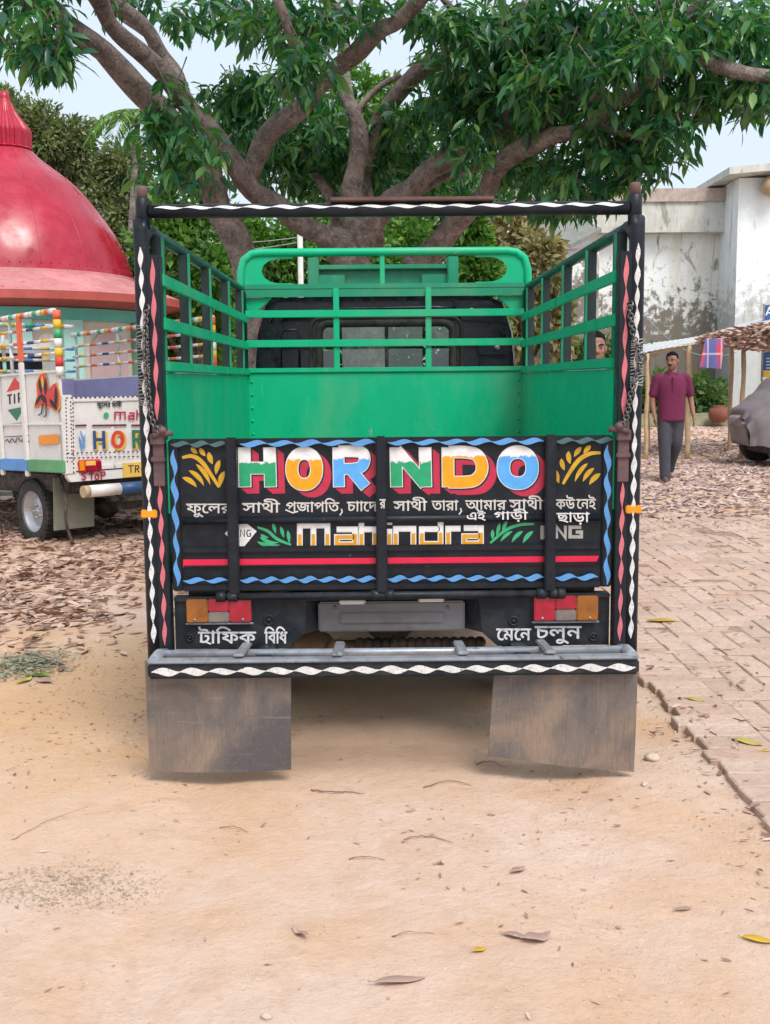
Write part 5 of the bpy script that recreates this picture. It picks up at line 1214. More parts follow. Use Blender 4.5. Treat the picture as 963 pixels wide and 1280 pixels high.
# ================================================================== SHELTER, towel, sign, pot, covered car
YS = 18.6
sh = thing('tin_shelter', 'makeshift shelter of pale corrugated tin on bamboo poles behind the man', 'shelter', (P(862, 500, YS).x, YS, 0)); sx0 = P(862, 500, YS).x
e0 = P(796, 443, YS); e1 = P(1010, 397, YS)
m_ = MB(); nx = 90; vs = []
for lay in (0, .012):
    for j in range(2):
        for i in range(nx + 1):
            t = i / nx; vs.append((e0.x + (e1.x - e0.x) * t - sx0, j * 1.6, e0.z + (e1.z - e0.z) * t + .007 * math.sin(i * PI / 1.5) + j * .11 - .05 * math.sin(t * 3.1) + lay + .02 * math.sin(t * 9)))
n1 = 2 * (nx + 1); fs = []
for i in range(nx): fs += [(i, i + 1, nx + 2 + i, nx + 1 + i), (n1 + i, n1 + nx + 1 + i, n1 + nx + 2 + i, n1 + i + 1), (i, n1 + i, n1 + i + 1, i + 1)]
m_.add(vs, fs); m_.build('tin_roof', M['tin'], sh)
for k, (px, yy, r_) in enumerate(((810, .05, .035), (862, .05, .045), (930, .05, .04), (812, 1.5, .035), (915, 1.5, .04))):
    p = P(px, 450, YS + yy); zt2 = e0.z + (e1.z - e0.z) * ((p.x - e0.x) / (e1.x - e0.x)) + (.08 if yy > 1 else -.02); m_ = MB()
    zz = 0; pts = [(p.x - sx0 + .01 * math.sin(i), yy, gz(p.x, YS) + i * (zt2 - gz(p.x, YS)) / 12) for i in range(13)]; m_.tube(pts, [r_ * (1.12 if i % 3 == 0 else 1) for i in range(13)], 8); m_.build('bamboo_pole', M['bamboo'], sh)
m_ = MB(); m_.tube([(e0.x - sx0, .06, e0.z - .03), (e1.x - sx0, .06, e1.z - .03)], .03, 8); m_.build('bamboo_beam', M['bamboo'], sh)
# thatch heap
def s_thatch():
    t = random.random(); return t
n = 1500; t = RNG.random(n); px_ = 880 + t * 110; pos = []
for i in range(n):
    px2 = px_[i]; c_ = 424 - (px2 - 880) * .04; half = min(17, 3 + (px2 - 885) * .22) if px2 > 888 else 2
    p = P(px2, c_ + random.uniform(-half, half), YS - .25 + random.uniform(-.25, .2)); pos.append(p[:])
az = RNG.normal(PI, .5, n); el = RNG.normal(-.12, .2, n)
d = np.stack([np.cos(az) * np.cos(el), np.sin(az) * np.cos(el), np.sin(el)], 1)
tag(cloud_mesh('thatch_heap', np.array(pos), frames(d, RNG.random(n) * 3), .08 + .11 * RNG.random(n), M['litter'], 'dead'), 'heap of dry brown leaves hanging off the shelter roof at right', 'thatch')
# towel over the edge
m_ = MB(); tw = [P(882, 424, YS - .6), P(906, 422, YS - .6), P(901, 461, YS - .6), P(873, 459, YS - .6)]; nx, nz = 10, 12; tc0 = tw[0]
vs = []
for lay in (0, .008):
    for j in range(nz + 1):
        for i in range(nx + 1):
            u, v = i / nx, j / nz; p = (tw[0] * (1 - u) + tw[1] * u) * (1 - v) + (tw[3] * (1 - u) + tw[2] * u) * v
            vs.append((p.x - tc0.x, -.05 * math.sin(v * PI * .5) - .03 * math.sin(u * 11 + v) * v + lay, p.z - tc0.z))
n1 = (nx + 1) * (nz + 1); fs = []
for j in range(nz):
    for i in range(nx): q = j * (nx + 1) + i; fs += [(q, q + 1, q + nx + 2, q + nx + 1), (n1 + q, n1 + q + nx + 1, n1 + q + nx + 2, n1 + q + 1)]
m_.add(vs, fs, True); tw_o = m_.build('towel', M['plaid']); tw_o.location = tc0; tag(tw_o, 'red and blue plaid towel hanging from the shelter roof', 'towel')
# sign
sg = P(956, 420, 19.6); sgn = thing('signboard', 'tall blue signboard with white lettering at the right edge', 'sign', (sg.x, 19.6, 0))
zA, zB2, zC, zD, zE, zF = [P(960, v, 19.6).z for v in (381, 404, 444, 463, 470, 560)]
m_ = MB(); m_.use(M['signblue']); m_.rbox((0, 0, zD), (1.4, .04, zA), .005); m_.use(M['yellow']); m_.rbox((-.002, -.004, zD - .12), (1.4, .03, zD - .002), .004); m_.use(M['steel']); m_.box((-.03, .005, zE - .1), (-.002, .035, zA + .02)); bd_ = m_.build('board', None, sgn)
m_ = MB(); m_.tube([(.2, .07, 0), (.2, .07, zA - .1)], .03, 8); m_.tube([(1.2, .07, 0), (1.2, .07, zA - .1)], .03, 8); m_.build('sign_post', M['steel'], sgn)
m_ = MB(); fg = lambda px, py, lift=0.0: (lambda p: (p.x - sg.x, -.003 - lift, p.z))(P(px, py, 19.6))
stroke(m_, [(958, 394), (962, 384), (966, 394)], 2, fg, .002); stroke(m_, [(959.5, 391), (964.5, 391)], 1.6, fg, .0025)
for k in range(4): stroke(m_, [(958, 448 + k * 4), (975, 448 + k * 4)], 1.1, fg, .002)
m_.build('lettering', M['white'], bd_)
# pot
pp = P(897, 531, 24.3); m_ = MB(); m_.lathe([(0, 0), (.24, .02), (.40, .22), (.42, .38), (.34, .56), (.22, .64), (.25, .70), (.20, .70), (.0, .5)], seg=28); m_.v = [(x * .55, y * .55, z * .55) for x, y, z in m_.v]; o = m_.build('clay_pot', M['terracotta']); o.location = (pp.x, 24.2, gz(pp.x, 24.2) + .10); tag(o, 'round reddish brown clay pot on the ground near the covered car', 'pot')
# covered car
cc = G(1000, 588); carx, cary = P(910, 560, 17.3).x + .20, 17.3
car = thing('covered_car', 'parked car wrapped in a grey brown fabric cover', 'car', (carx, cary, 0))
m_ = MB(); L_, Wd = 3.9, 1.65; nu, nv = 60, 36; vs = []
def prof(u):   # height of the covered body along its length
    pts = [(0, .80), (.03, 1.00), (.08, 1.16), (.14, 1.40), (.20, 1.58), (.35, 1.68), (.75, 1.66), (.92, 1.5), (1, 1.0)]
    for (a, b), (c, d_) in zip(pts, pts[1:]):
        if u <= c: t = (u - a) / (c - a); t = t * t * (3 - 2 * t); return b + (d_ - b) * t
    return 1.0
for i in range(nu + 1):
    u = i / nu; H_ = prof(u); end = max(0.0, 1 - abs(2 * u - 1) ** 7) ** .5
    for j in range(nv + 1):
        a = PI * j / nv; c, s_ = math.cos(a), math.sin(a); yy = -Wd / 2 * math.copysign(abs(c) ** .55, c) * (.55 + .45 * end); zz = .32 + (H_ - .32) * abs(s_) ** .5
        nz_ = .020 * noise.noise(Vector((u * 5, j * .18, 1))) + .013 * math.sin(j * .55 + u * 14 + 2 * noise.noise(Vector((u * 3, j * .1, 4))))
        vs.append((u * L_ + .008 * math.sin(j * .9) * (u < .1) - .10 * s_ * (u < .02), yy * (1 + nz_), zz * (1 + nz_ * .6) + (.02 * math.sin(i * 1.1) if j in (0, nv) else 0)))
fs = [(i * (nv + 1) + j, i * (nv + 1) + j + 1, (i + 1) * (nv + 1) + j + 1, (i + 1) * (nv + 1) + j) for i in range(nu) for j in range(nv)]
nr = nv + 1; o_ = len(vs)
for ring, base_, dx in ((0, 0, -.05), (1, nu * nr, .05)):      # rounded ends
    c_ = Vector((vs[base_][0], 0, .62)); st = len(vs)
    for q, k_ in ((.72, 1.0), (.35, 1.6), (.02, 1.8)):
        for j in range(nr): p_ = Vector(vs[base_ + j]); w_ = c_ + (p_ - c_) * q; vs.append((p_.x + dx * k_ + .004 * math.sin(j * .8), w_.y, w_.z if q < .9 else p_.z))
    prev = base_
    for r3 in range(3):
        cur = st + r3 * nr; fs += [(prev + j, prev + j + 1, cur + j + 1, cur + j) for j in range(nv)] + [(prev + nv, prev, cur, cur + nv)]; prev = cur
m_.add(vs, fs, True); m_.build('fabric_cover', M['cover'], car)
for u, yy in ((.52, -.66), (.52, .66), (3.1, -.68), (3.1, .68)):
    m_ = MB(); m_.lathe([(.16, -.09), (.28, -.10), (.31, -.06), (.31, .06), (.28, .10), (.16, .09), (.16, -.09)], (u, yy, .31), 32, 'Y'); ty = m_.build('wheel', M['rubber'], car); m_ = MB(); m_.lathe([(0, -.05), (.15, -.06), (.17, -.08)], (u, yy, .31), 24, 'Y'); m_.build('rim', M['rim'], ty)
m_ = MB(); m_.box((.3, -.6, .2), (3.6, .6, .35)); m_.build('underbody', M['chassis'], car)

# ================================================================== PEOPLE
def remesh(mb, name, mat, parent, vox=.009, smooth=6):
    me = bpy.data.meshes.new('tmp'); me.from_pydata(mb.v, [], mb.f); o = bpy.data.objects.new('tmp', me); COL.objects.link(o)
    bm = bmesh.new(); bm.from_mesh(me); bmesh.ops.recalc_face_normals(bm, faces=bm.faces); bm.to_mesh(me); bm.free()
    md = o.modifiers.new('r', 'REMESH'); md.mode = 'VOXEL'; md.voxel_size = vox; md.use_smooth_shade = True
    sm = o.modifiers.new('s', 'SMOOTH'); sm.iterations = smooth; sm.factor = .5
    dg = bpy.context.evaluated_depsgraph_get(); m2 = bpy.data.meshes.new_from_object(o.evaluated_get(dg)); bpy.data.objects.remove(o)
    m2.name = name; m2.materials.clear(); m2.materials.append(mat); m2.polygons.foreach_set('use_smooth', [True] * len(m2.polygons))
    r = bpy.data.objects.new(name, m2); COL.objects.link(r); r.parent = parent; return r
def limb(mb, pts, rad, sx=1.0, seg=14):
    pts = [Vector(p) for p in pts]
    P2 = catmull(pts, 4); n = len(P2); rr = []
    for i in range(n):
        t = i / (n - 1) * (len(rad) - 1); k = min(int(t), len(rad) - 2); rr.append(rad[k] + (rad[k + 1] - rad[k]) * (t - k))
    mb.tube(P2, rr, seg, sx=sx); mb.sphere(P2[0], rr[0], 12, 8); mb.sphere(P2[-1], rr[-1], 12, 8)
def loft(mb, rings, seg=28, pw=2.3):
    """closed trunk of superelliptic rings (z, rx, ry, y)"""
    P3 = catmull([(r[0], r[1], r[2]) for r in rings], 4); vs = []
    for p in P3:
        for k in range(seg):
            a = 2 * PI * k / seg; c, s_ = math.cos(a), math.sin(a); vs.append((p.y * math.copysign(abs(c) ** (2 / pw), c), p.z * math.copysign(abs(s_) ** (2 / pw), s_), p.x))
    n = len(P3); mb.add(vs, [(i * seg + k, i * seg + (k + 1) % seg, (i + 1) * seg + (k + 1) % seg, (i + 1) * seg + k) for i in range(n - 1) for k in range(seg)] + [[k for k in range(seg)][::-1], [(n - 1) * seg + k for k in range(seg)]])
def person(label, loc, rotz, shirt, headturn=0.0, walking=True):
    """1.72 m adult facing local -Y"""
    root = thing('person', label, 'person', loc, (0, 0, rotz))
    H = MB(); T = Matrix.Rotation(headturn, 3, 'Z')
    hc = Vector((0, -.02, 1.60))
    hp_ = lambda v: hc + T @ Vector(v)
    # legs: his right leg (image left) forward, left leg trailing
    if walking: Lr = [(-.085, 0, .92), (-.085, -.06, .50), (-.075, -.10, .10)]; Ll = [(.085, .0, .92), (.075, .02, .50), (.03, .26, .16)]; fr, fl = (-.075, -.12, .045), (.03, .24, .06)
    else: Lr = [(-.09, 0, .92), (-.10, -.02, .50), (-.10, .02, .10)]; Ll = [(.09, 0, .92), (.10, -.02, .50), (.10, .02, .10)]; fr, fl = (-.10, -.02, .045), (.10, -.02, .045)
    for L_ in (Lr, Ll): limb(H, L_, [.085, .056, .040])
    for f_, tilt in ((fr, 0), (fl, .35 if walking else 0)): limb(H, [(f_[0], f_[1] + .06, f_[2] + tilt * .12), (f_[0] * 1.1, f_[1] - .13, f_[2] - .01)], [.040, .034])
    # trunk
    loft(H, [(.86, .14, .10), (.95, .155, .11), (1.05, .150, .105), (1.15, .155, .11), (1.26, .170, .113), (1.36, .175, .105), (1.42, .14, .085), (1.45, .07, .06)])
    limb(H, [(0, .01, 1.40), (0, -.005, 1.52)], [.066, .056])
    arms = {-1: [(-.188, 0, 1.375), (-.245, .02, 1.13), (-.225, -.06, .88)], 1: [(.188, 0, 1.375), (.255, .05, 1.14), (.285, -.04, .90)]}
    for s_, A in arms.items():
        limb(H, A, [.052, .041, .028])
        w_ = Vector(A[2]); d_ = (w_ - Vector(A[1])).normalized()
        H.sphere(w_ + d_ * .055, 1, 12, 8, (.022, .042, .055))
        for k, (fy, ln) in enumerate(((-.030, .075), (-.010, .085), (.010, .080), (.028, .062))):
            b = w_ + d_ * .085 + Vector((0, fy, 0)); limb(H, [b, b + d_ * ln * .55 + Vector((-s_ * .006, -.006, 0)), b + d_ * ln + Vector((-s_ * .022, -.016, 0))], [.0105, .010, .008], seg=8)
        b = w_ + d_ * .035 + Vector((0, -.030, 0)); limb(H, [b, b + Vector((-s_ * .01, -.030, -.035)), b + Vector((-s_ * .016, -.034, -.066))], [.0125, .011, .009], seg=8)
    # head
    H.sphere(hc + Vector((0, .012, .035)), 1, 20, 14, (.076, .094, .092)); H.sphere(hp_((0, -.018, -.03)), 1, 18, 12, (.064, .074, .085)); H.sphere(hp_((0, -.048, -.088)), 1, 14, 10, (.036, .034, .028))
    limb(H, [hp_((0, -.088, .014)), hp_((0, -.106, -.024))], [.010, .016], seg=8); H.sphere(hp_((-.012, -.098, -.028)), .010, 8, 6); H.sphere(hp_((.012, -.098, -.028)), .010, 8, 6)
    for s_ in (-1, 1): H.sphere(hp_((s_ * .077, .012, -.005)), 1, 10, 8, (.012, .020, .032)); H.sphere(hp_((s_ * .030, -.082, .020)), 1, 10, 8, (.024, .012, .010)); H.sphere(hp_((s_ * .040, -.062, -.022)), 1, 10, 8, (.022, .020, .020))
    H.sphere(hp_((0, -.088, -.058)), 1, 10, 8, (.024, .010, .009)); H.sphere(hp_((0, -.086, -.071)), 1, 10, 8, (.021, .010, .008))
    body = remesh(H, 'body', M['skin'], root, .0075, 4)
    # hair and features
    Hh = MB(); Hh.sphere(hc + Vector((0, .018, .052)), 1, 22, 16, (.083, .098, .086)); 
    hv = Hh.v; Hh.v = [tuple(Vector(v) if not ((T.inverted() @ (Vector(v) - hc)).y < -.045 and v[2] < hc.z + .075) else hc + (Vector(v) - hc) * .80) for v in hv]
    Hh.v = [v if v[2] > hc.z - .03 else tuple(hc + (Vector(v) - hc) * .85) for v in Hh.v]
    remesh(Hh, 'hair', M['hair'], root, .008, 3)
    E = MB(); E.use(M['eyewhite'])
    for s_ in (-1, 1): E.sphere(hp_((s_ * .031, -.082, .006)), 1, 10, 8, (.011, .008, .005))
    E.use(M['hair'])
    for s_ in (-1, 1):
        E.sphere(hp_((s_ * .031, -.0895, .006)), .0052, 8, 6); limb(E, [hp_((s_ * .012, -.098, .024)), hp_((s_ * .030, -.096, .030)), hp_((s_ * .050, -.080, .024))], [.004, .005, .003], seg=6)
    E.build('eyes_and_brows', None, root)
    if walking: E = MB(); limb(E, [hp_((-.026, -.093, -.052)), hp_((0, -.103, -.045)), hp_((.026, -.093, -.052))], [.004, .007, .004], seg=8); E.build('moustache', M['hair'], root)
    # clothes
    S = MB()
    loft(S, [(.815, .182, .135), (.83, .183, .137), (.92, .178, .134), (1.02, .176, .132), (1.12, .180, .133), (1.25, .192, .133), (1.34, .190, .122), (1.395, .160, .104), (1.435, .115, .085), (1.462, .085, .068)])
    for s_, A in arms.items(): a, b = Vector(A[0]), Vector(A[1]); limb(S, [a + Vector((-s_ * .05, 0, .008)), a + Vector((-s_ * .004, 0, .002)), a.lerp(b, .42), a.lerp(b, .82)], [.066, .069, .066, .064])
    shirt_o = remesh(S, 'polo_shirt' if walking else 'shirt', shirt, root, .010, 4)
    C = MB()
    for s_ in (-1, 1): C.add([hc + Vector(v) - Vector((0, -.02, 0)) for v in ((0, -.112, -.24), (s_ * .055, -.088, -.155), (s_ * .085, -.06, -.165), (s_ * .062, -.115, -.235), )], [(0, 1, 2, 3)])
    C.tube([(.068 * math.cos(a * PI / 8), -.005 + .064 * math.sin(a * PI / 8), 1.462 - .014 * (math.sin(a * PI / 8) < -.3)) for a in range(16)], .011, 8, closed=True)
    C.build('collar', shirt, shirt_o)
    Bt = MB(); Bt.rbox((-.014, -.142, 1.20), (.014, -.122, 1.40), .004); [Bt.sphere((0, -.143, 1.22 + .05 * q), .005, 8, 6) for q in range(3)]; Bt.build('placket', shirt, shirt_o)
    Tm = MB()
    loft(Tm, [(.80, .150, .105), (.86, .165, .118), (.95, .162, .118), (1.0, .155, .112)])
    for L_ in (Lr, Ll):
        a, b, c = (Vector(v) for v in L_); limb(Tm, [a, a.lerp(b, .5), b, b.lerp(c, .55), c + Vector((0, 0, -.02))], [.102, .097, .086, .076, .072])
    remesh(Tm, 'trousers', M['trouser'], root, .010, 4)
    for f_, tilt in ((fr, 0), (fl, .35 if walking else 0)):
        Sh = MB(); limb(Sh, [(f_[0], f_[1] + .07, f_[2] - .012 + tilt * .12), (f_[0] * 1.05, f_[1] - .03, f_[2] - .012), (f_[0] * 1.1, f_[1] - .15, f_[2] - .018)], [.044, .045, .038]); remesh(Sh, 'shoe', M['shoe'], root, .009, 3)
    return root
g1 = G(588, 602)
person('man in maroon polo shirt and charcoal trousers walking toward the camera', (P(583, 480, 14.6).x if False else P(840, 480, 14.6).x, 14.6, 0.0), R(-6), M['shirt'], R(-28), True)
person('person standing behind the green truck side, only the top of the head showing', (P(743, 440, 8.1).x, 8.1, 0.0), R(8), M['shirt2'], R(-10), False)

# ================================================================== TREES
tree = thing('mango_tree', 'big spreading mango tree with several forking limbs right behind the truck', 'tree', (P(440, 400, 11).x, 11, 0))
TO = Vector((P(440, 400, 11).x, 11, 0))
def limb_px(pts, name='limb', seg=12):
    """pts: (px, py, radius_px, depth)"""
    pp_ = [P(a, b, d) - TO for a, b, r_, d in pts]; rr_ = [r_ * .80 * d / FPX for a, b, r_, d in pts]
    path = catmull(pp_, 6); n = len(path); rads = []
    for i in range(n):
        t = i / 6; k = min(int(t), len(rr_) - 2); rads.append((rr_[k] + (rr_[k + 1] - rr_[k]) * min(1, t - k)) * (1 + .22 * noise.noise(path[i] * 3.0)))
    path = [p + Vector((noise.noise(p * 2.2), noise.noise(p * 2.2 + Vector((9, 0, 0))), noise.noise(p * 2.2 + Vector((0, 9, 0))))) * .10 for p in path]
    m_ = MB(); m_.tube(path, rads, seg); m_.build(name, M['bark'], tree); return path
base1 = P(330, 560, 11.2); 
limb_px([(335, 590, 34, 11.3), (325, 450, 26, 11.2), (300, 320, 21, 11.1), (268, 245, 22, 11.0), (222, 165, 19, 10.7), (165, 95, 17, 10.2), (85, 30, 16, 9.6), (0, -25, 14, 9.0), (-90, -80, 11, 8.4)], 'trunk')
limb_px([(460, 600, 40, 11.5), (455, 450, 34, 11.5), (440, 330, 30, 11.4), (405, 298, 16, 11.3), (350, 268, 16, 11.2), (305, 228, 16, 11.0), (250, 150, 15, 10.8), (205, 100, 15, 10.5), (160, 45, 14, 10.1), (110, -10, 13, 9.6), (50, -70, 10, 9)], 'trunk')
limb_px([(245, 150, 11, 10.8), (212, 90, 12, 10.7), (190, 40, 11, 10.6), (150, 0, 10, 10.4), (100, -60, 8, 10)])
limb_px([(232, 130, 8, 10.9), (205, 70, 7, 11), (150, 18, 7, 11.1), (110, -30, 6, 11.2)])
limb_px([(300, 235, 15, 11.1), (325, 190, 16, 11.0), (362, 148, 15, 10.8), (405, 98, 14, 10.5), (460, 55, 14, 10.2), (505, 15, 13, 9.9), (545, -50, 11, 9.5)])
limb_px([(445, 320, 22, 11.5), (448, 225, 17, 11.6), (440, 150, 12, 11.7), (432, 90, 9, 11.8), (430, 30, 7, 11.9), (440, -30, 5, 12)])
limb_px([(452, 310, 20, 11.4), (500, 245, 17, 11.2), (555, 200, 15, 10.9), (610, 165, 14, 10.6), (655, 130, 12, 10.3), (720, 85, 11, 10.0), (800, 60, 11, 9.6), (850, 20, 11, 9.3), (900, -40, 10, 9)])
limb_px([(470, 300, 14, 11.8), (462, 220, 12, 11.9), (480, 140, 12, 11.8), (520, 95, 13, 11.5), (575, 62, 13, 11.2), (615, 40, 10, 11), (670, 0, 8, 10.8)])
limb_px([(520, 330, 20, 11.3), (560, 285, 17, 11.0), (605, 240, 16, 10.6), (645, 195, 15, 10.2), (700, 176, 13, 9.8), (745, 150, 12, 9.5), (800, 105, 12, 9.2), (850, 78, 12, 9.0), (905, 85, 12, 8.8), (975, 105, 11, 8.6), (1060, 130, 8, 8.4)])
limb_px([(575, 62, 7, 11.2), (568, 20, 6, 11.0), (545, -30, 5, 10.8)])
limb_px([(640, 195, 8, 10.2), (690, 150, 9, 10.0), (740, 128, 9, 9.9), (790, 125, 8, 9.9), (860, 150, 6, 10)])
limb_px([(340, 0, 7, 9.4), (355, 40, 7, 9.5), (370, 75, 5, 9.6)])
limb_px([(420, 330, 10, 12.0), (415, 250, 9, 12.1), (380, 190, 8, 12.2), (350, 150, 6, 12.3)])
for q in ([(395, 110, 6, 10.8), (372, 70, 5, 10.9), (330, 40, 4, 11), (290, 10, 3, 11)], [(460, 60, 6, 10.3), (440, 20, 5, 10.4), (400, -20, 4, 10.5)], [(610, 165, 7, 10.6), (640, 110, 6, 10.7), (650, 60, 5, 10.8), (690, 20, 4, 10.8)],
          [(745, 150, 6, 9.5), (780, 165, 5, 9.4), (820, 185, 4, 9.3)], [(800, 60, 6, 9.6), (850, 62, 5, 9.5), (910, 50, 4, 9.3)], [(120, 60, 6, 9.9), (75, 62, 5, 9.7), (30, 75, 4, 9.5)], [(500, 245, 7, 11.2), (540, 225, 6, 11.3), (590, 215, 5, 11.5), (640, 225, 4, 11.6)], [(440, 150, 6, 11.7), (470, 110, 5, 11.7), (500, 90, 4, 11.6)]):
    limb_px(q, 'limb', 8)
# foliage: whorls of long hanging leaves at the twig ends
CL = []   # (px, py, rx, ry, depth, half depth, whorls)
for row in [(35, 20, 70, 52, 9.3, .8, 54), (62, 70, 30, 20, 9.0, .4, 18), (150, -8, 60, 14, 10.6, .6, 12), (285, 15, 85, 34, 11.6, .6, 56), (370, 25, 75, 42, 10.2, .7, 52), (375, 80, 45, 35, 9.2, .5, 30),
            (300, 115, 60, 40, 12.2, .5, 46), (360, 150, 100, 55, 12.3, .9, 150), (400, 200, 100, 42, 12.6, .7, 95), (330, 190, 75, 50, 12.8, .6, 60), (225, 150, 40, 55, 10.2, .5, 30), (195, 190, 30, 60, 10.4, .4, 22), (250, 200, 40, 40, 10.0, .5, 14),
            (490, 200, 85, 55, 12.3, .6, 105), (520, 150, 60, 30, 11.8, .5, 40), (570, 235, 100, 32, 13.0, .5, 60), (470, 10, 60, 24, 10.4, .8, 20), (560, 22, 50, 30, 10.8, .8, 34), (625, 60, 85, 55, 10.6, .8, 100), (600, 135, 80, 50, 10.9, .6, 90), (680, 130, 75, 50, 10.4, .8, 90),
            (700, 45, 105, 55, 10.2, .9, 120), (810, 35, 110, 50, 9.9, .9, 110), (910, 40, 90, 50, 9.4, .9, 90), (770, 170, 75, 35, 9.9, .6, 56), (840, 115, 85, 38, 9.5, .6, 66), (930, 105, 55, 40, 9.1, .5, 40), (735, 222, 75, 30, 10.0, .5, 46), (660, 215, 50, 32, 10.8, .5, 28), (790, 200, 55, 32, 9.6, .4, 28), (850, 165, 40, 28, 9.2, .4, 14), (700, 250, 55, 20, 10.4, .4, 14), (640, 180, 75, 45, 11.9, .5, 60), (545, 92, 36, 34, 12.4, .5, 24),
            (650, 95, 40, 25, 9.4, .3, 14), (740, 85, 50, 30, 9.0, .3, 18), (590, 175, 40, 28, 10.2, .3, 12), (830, 60, 50, 30, 8.7, .3, 16),
            (450, -70, 500, 50, 9.0, 1.6, 170), (480, -200, 600, 80, 9.8, 2.5, 120)]: CL.append(row)
cent = []
for px, py, rx, ry, D, hd, k in CL:
    for _ in range(int(k * 0.88)):
        while True:
            u, v, w = random.uniform(-1, 1), random.uniform(-1, 1), random.uniform(-1, 1)
            if u * u + v * v + w * w < 1: break
        cent.append((P(px + u * rx, py + v * ry, D + w * hd) - TO)[:])
cent = np.array(cent)
p, Rm, sc = whorls(cent, 12, .172, .62, .045)
sel = np.repeat(np.linalg.norm(cent, axis=1) > 0, 12)
cr = cloud_mesh('crown', p, Rm, sc, M['mango'], 'mango', (.75 + .65 * RNG.random(len(p)))); cr.parent = tree
m_ = MB()
for c in cent[::4]: c = Vector(c); m_.tube([c, c + Vector((random.uniform(-.15, .15), random.uniform(-.1, .1), random.uniform(.08, .25)))], [.004, .007], 5, caps=False)
o = m_.build('twigs', M['bark'], tree); o['kind'] = 'stuff'

def far_tree(name, label, base_px, Y, blobs, n, ls, mat, trunk_r=.2, group='trees in the background', kind='small', hollow=.35):
    b = P(base_px, 480, Y); root = thing(name, label, 'tree', (b.x, Y, 0), group=group); O = Vector((b.x, Y, 0))
    P_, D_ = [], []; tot = sum(rx * ry for _, _, rx, ry in blobs)
    for px, py, rx, ry in blobs:
        c = P(px, py, Y) - O; s_ = Y / FPX; k = int(n * rx * ry / tot)
        pts, d = ellipsoid_pts((c.x, c.y + random.uniform(-.5, .5), c.z), (rx * s_, min(rx, ry) * s_ * .9, ry * s_), k, hollow); P_.append(pts); D_.append(d)
    pts = np.concatenate(P_); d = np.concatenate(D_); d = d + RNG.normal(0, .6, d.shape) + np.array([0, 0, -.5])
    cl = cloud_mesh('crown', pts, frames(d, RNG.random(len(pts)) * 6), ls * (.6 + .8 * RNG.random(len(pts))), mat, kind); cl.parent = root
    m_ = MB(); top = max(P(px, py, Y).z for px, py, _, _ in blobs)
    m_.tube([(0, 0, 0), (.1, 0, top * .35), (0, .1, top * .8)], [trunk_r, trunk_r * .75, trunk_r * .3], 10)
    for px, py, rx, ry in blobs: c = P(px, py, Y) - O; m_.tube([(0.05, 0, top * .3), (c.x * .5, c.y * .5, (top * .3 + c.z) / 2), (c.x, c.y, c.z)], [trunk_r * .5, trunk_r * .35, trunk_r * .12], 7)
    m_.build('trunk', M['bark'], root); return root
far_tree('broadleaf_tree', 'large olive green tree standing behind the red dome', 90, 24, [(70, 190, 75, 60), (110, 240, 70, 70), (150, 290, 60, 70), (40, 240, 70, 80), (100, 330, 90, 70), (20, 160, 60, 45), (160, 215, 35, 40)], 46000, .135, M['olive'], .3)
far_tree('broadleaf_tree', 'bright green tree seen above the left side rail of the truck', 250, 17, [(235, 260, 45, 60), (215, 320, 50, 70), (265, 350, 55, 60), (240, 420, 60, 60), (190, 380, 40, 60)], 9000, .16, M['bright'], .15)
far_tree('broadleaf_tree', 'dark green tree behind the left end of the cab', 330, 20, [(330, 330, 70, 60), (290, 300, 50, 50), (380, 330, 60, 60), (330, 410, 80, 60), (400, 280, 60, 40), (500, 300, 60, 40), (450, 330, 60, 40)], 15000, .16, M['bright'], .2)
far_tree('broadleaf_tree', 'pale yellow green tree far behind the forked limbs', 460, 27, [(455, 130, 55, 55), (500, 180, 60, 60), (430, 200, 60, 60), (470, 280, 90, 60), (540, 260, 70, 60), (160, 150, 1, 1)][:5], 13000, .22, M['bright'], .25)
far_tree('broadleaf_tree', 'bright green bush right of the roof carrier', 600, 15, [(590, 310, 32, 35), (600, 350, 35, 45), (585, 280, 25, 25), (605, 420, 40, 50)], 5000, .13, M['bright'], .1)
far_tree('palm_shrub', 'dry yellowish bush between the cab and the sheds', 655, 19, [(645, 290, 38, 32), (670, 330, 36, 45), (650, 390, 40, 60), (690, 400, 35, 60), (640, 440, 40, 40)], 5500, .19, M['dryleaf'], .1)
far_tree('broadleaf_tree', 'grey green tree behind the tilted sheet roof', 700, 33, [(680, 250, 70, 40), (720, 300, 90, 60), (640, 300, 70, 80), (690, 380, 120, 80), (600, 260, 60, 50)], 12000, .28, M['olive'], .3)
# areca palm behind the left limb
pr = P(160, 480, 19); palm = thing('palm_tree', 'slender palm with feathery fronds behind the left limb', 'tree', (pr.x, 19, 0))
ct = P(172, 150, 19) - Vector((pr.x, 19, 0)); m_ = MB(); m_.tube([(0, 0, 0), (.05, 0, ct.z * .5), (ct.x, 0, ct.z)], [.08, .06, .05], 10); m_.build('trunk', M['bark'], palm)
pos = []; dr = []
for k in range(9):
    az_ = 2 * PI * k / 9 + .3; 
    for i in range(46):
        t = i / 45; q = ct + Vector((math.cos(az_) * .8 * t, math.sin(az_) * .8 * t, .65 * t - .9 * t * t)); tg_ = Vector((math.cos(az_) * .8, math.sin(az_) * .8, .65 - 1.8 * t)).normalized(); sd = tg_.cross(Vector((0, 0, 1))).normalized()
        for s_ in (-1, 1): pos.append(q[:]); dr.append((sd * s_ + tg_ * .7 + Vector((0, 0, -.35)))[:])
fo = cloud_mesh('fronds', np.array(pos), frames(np.array(dr), RNG.normal(0, .5, len(pos))), .22 + .16 * RNG.random(len(pos)), M['bright'], 'small', np.full(len(pos), .22)); fo.parent = palm
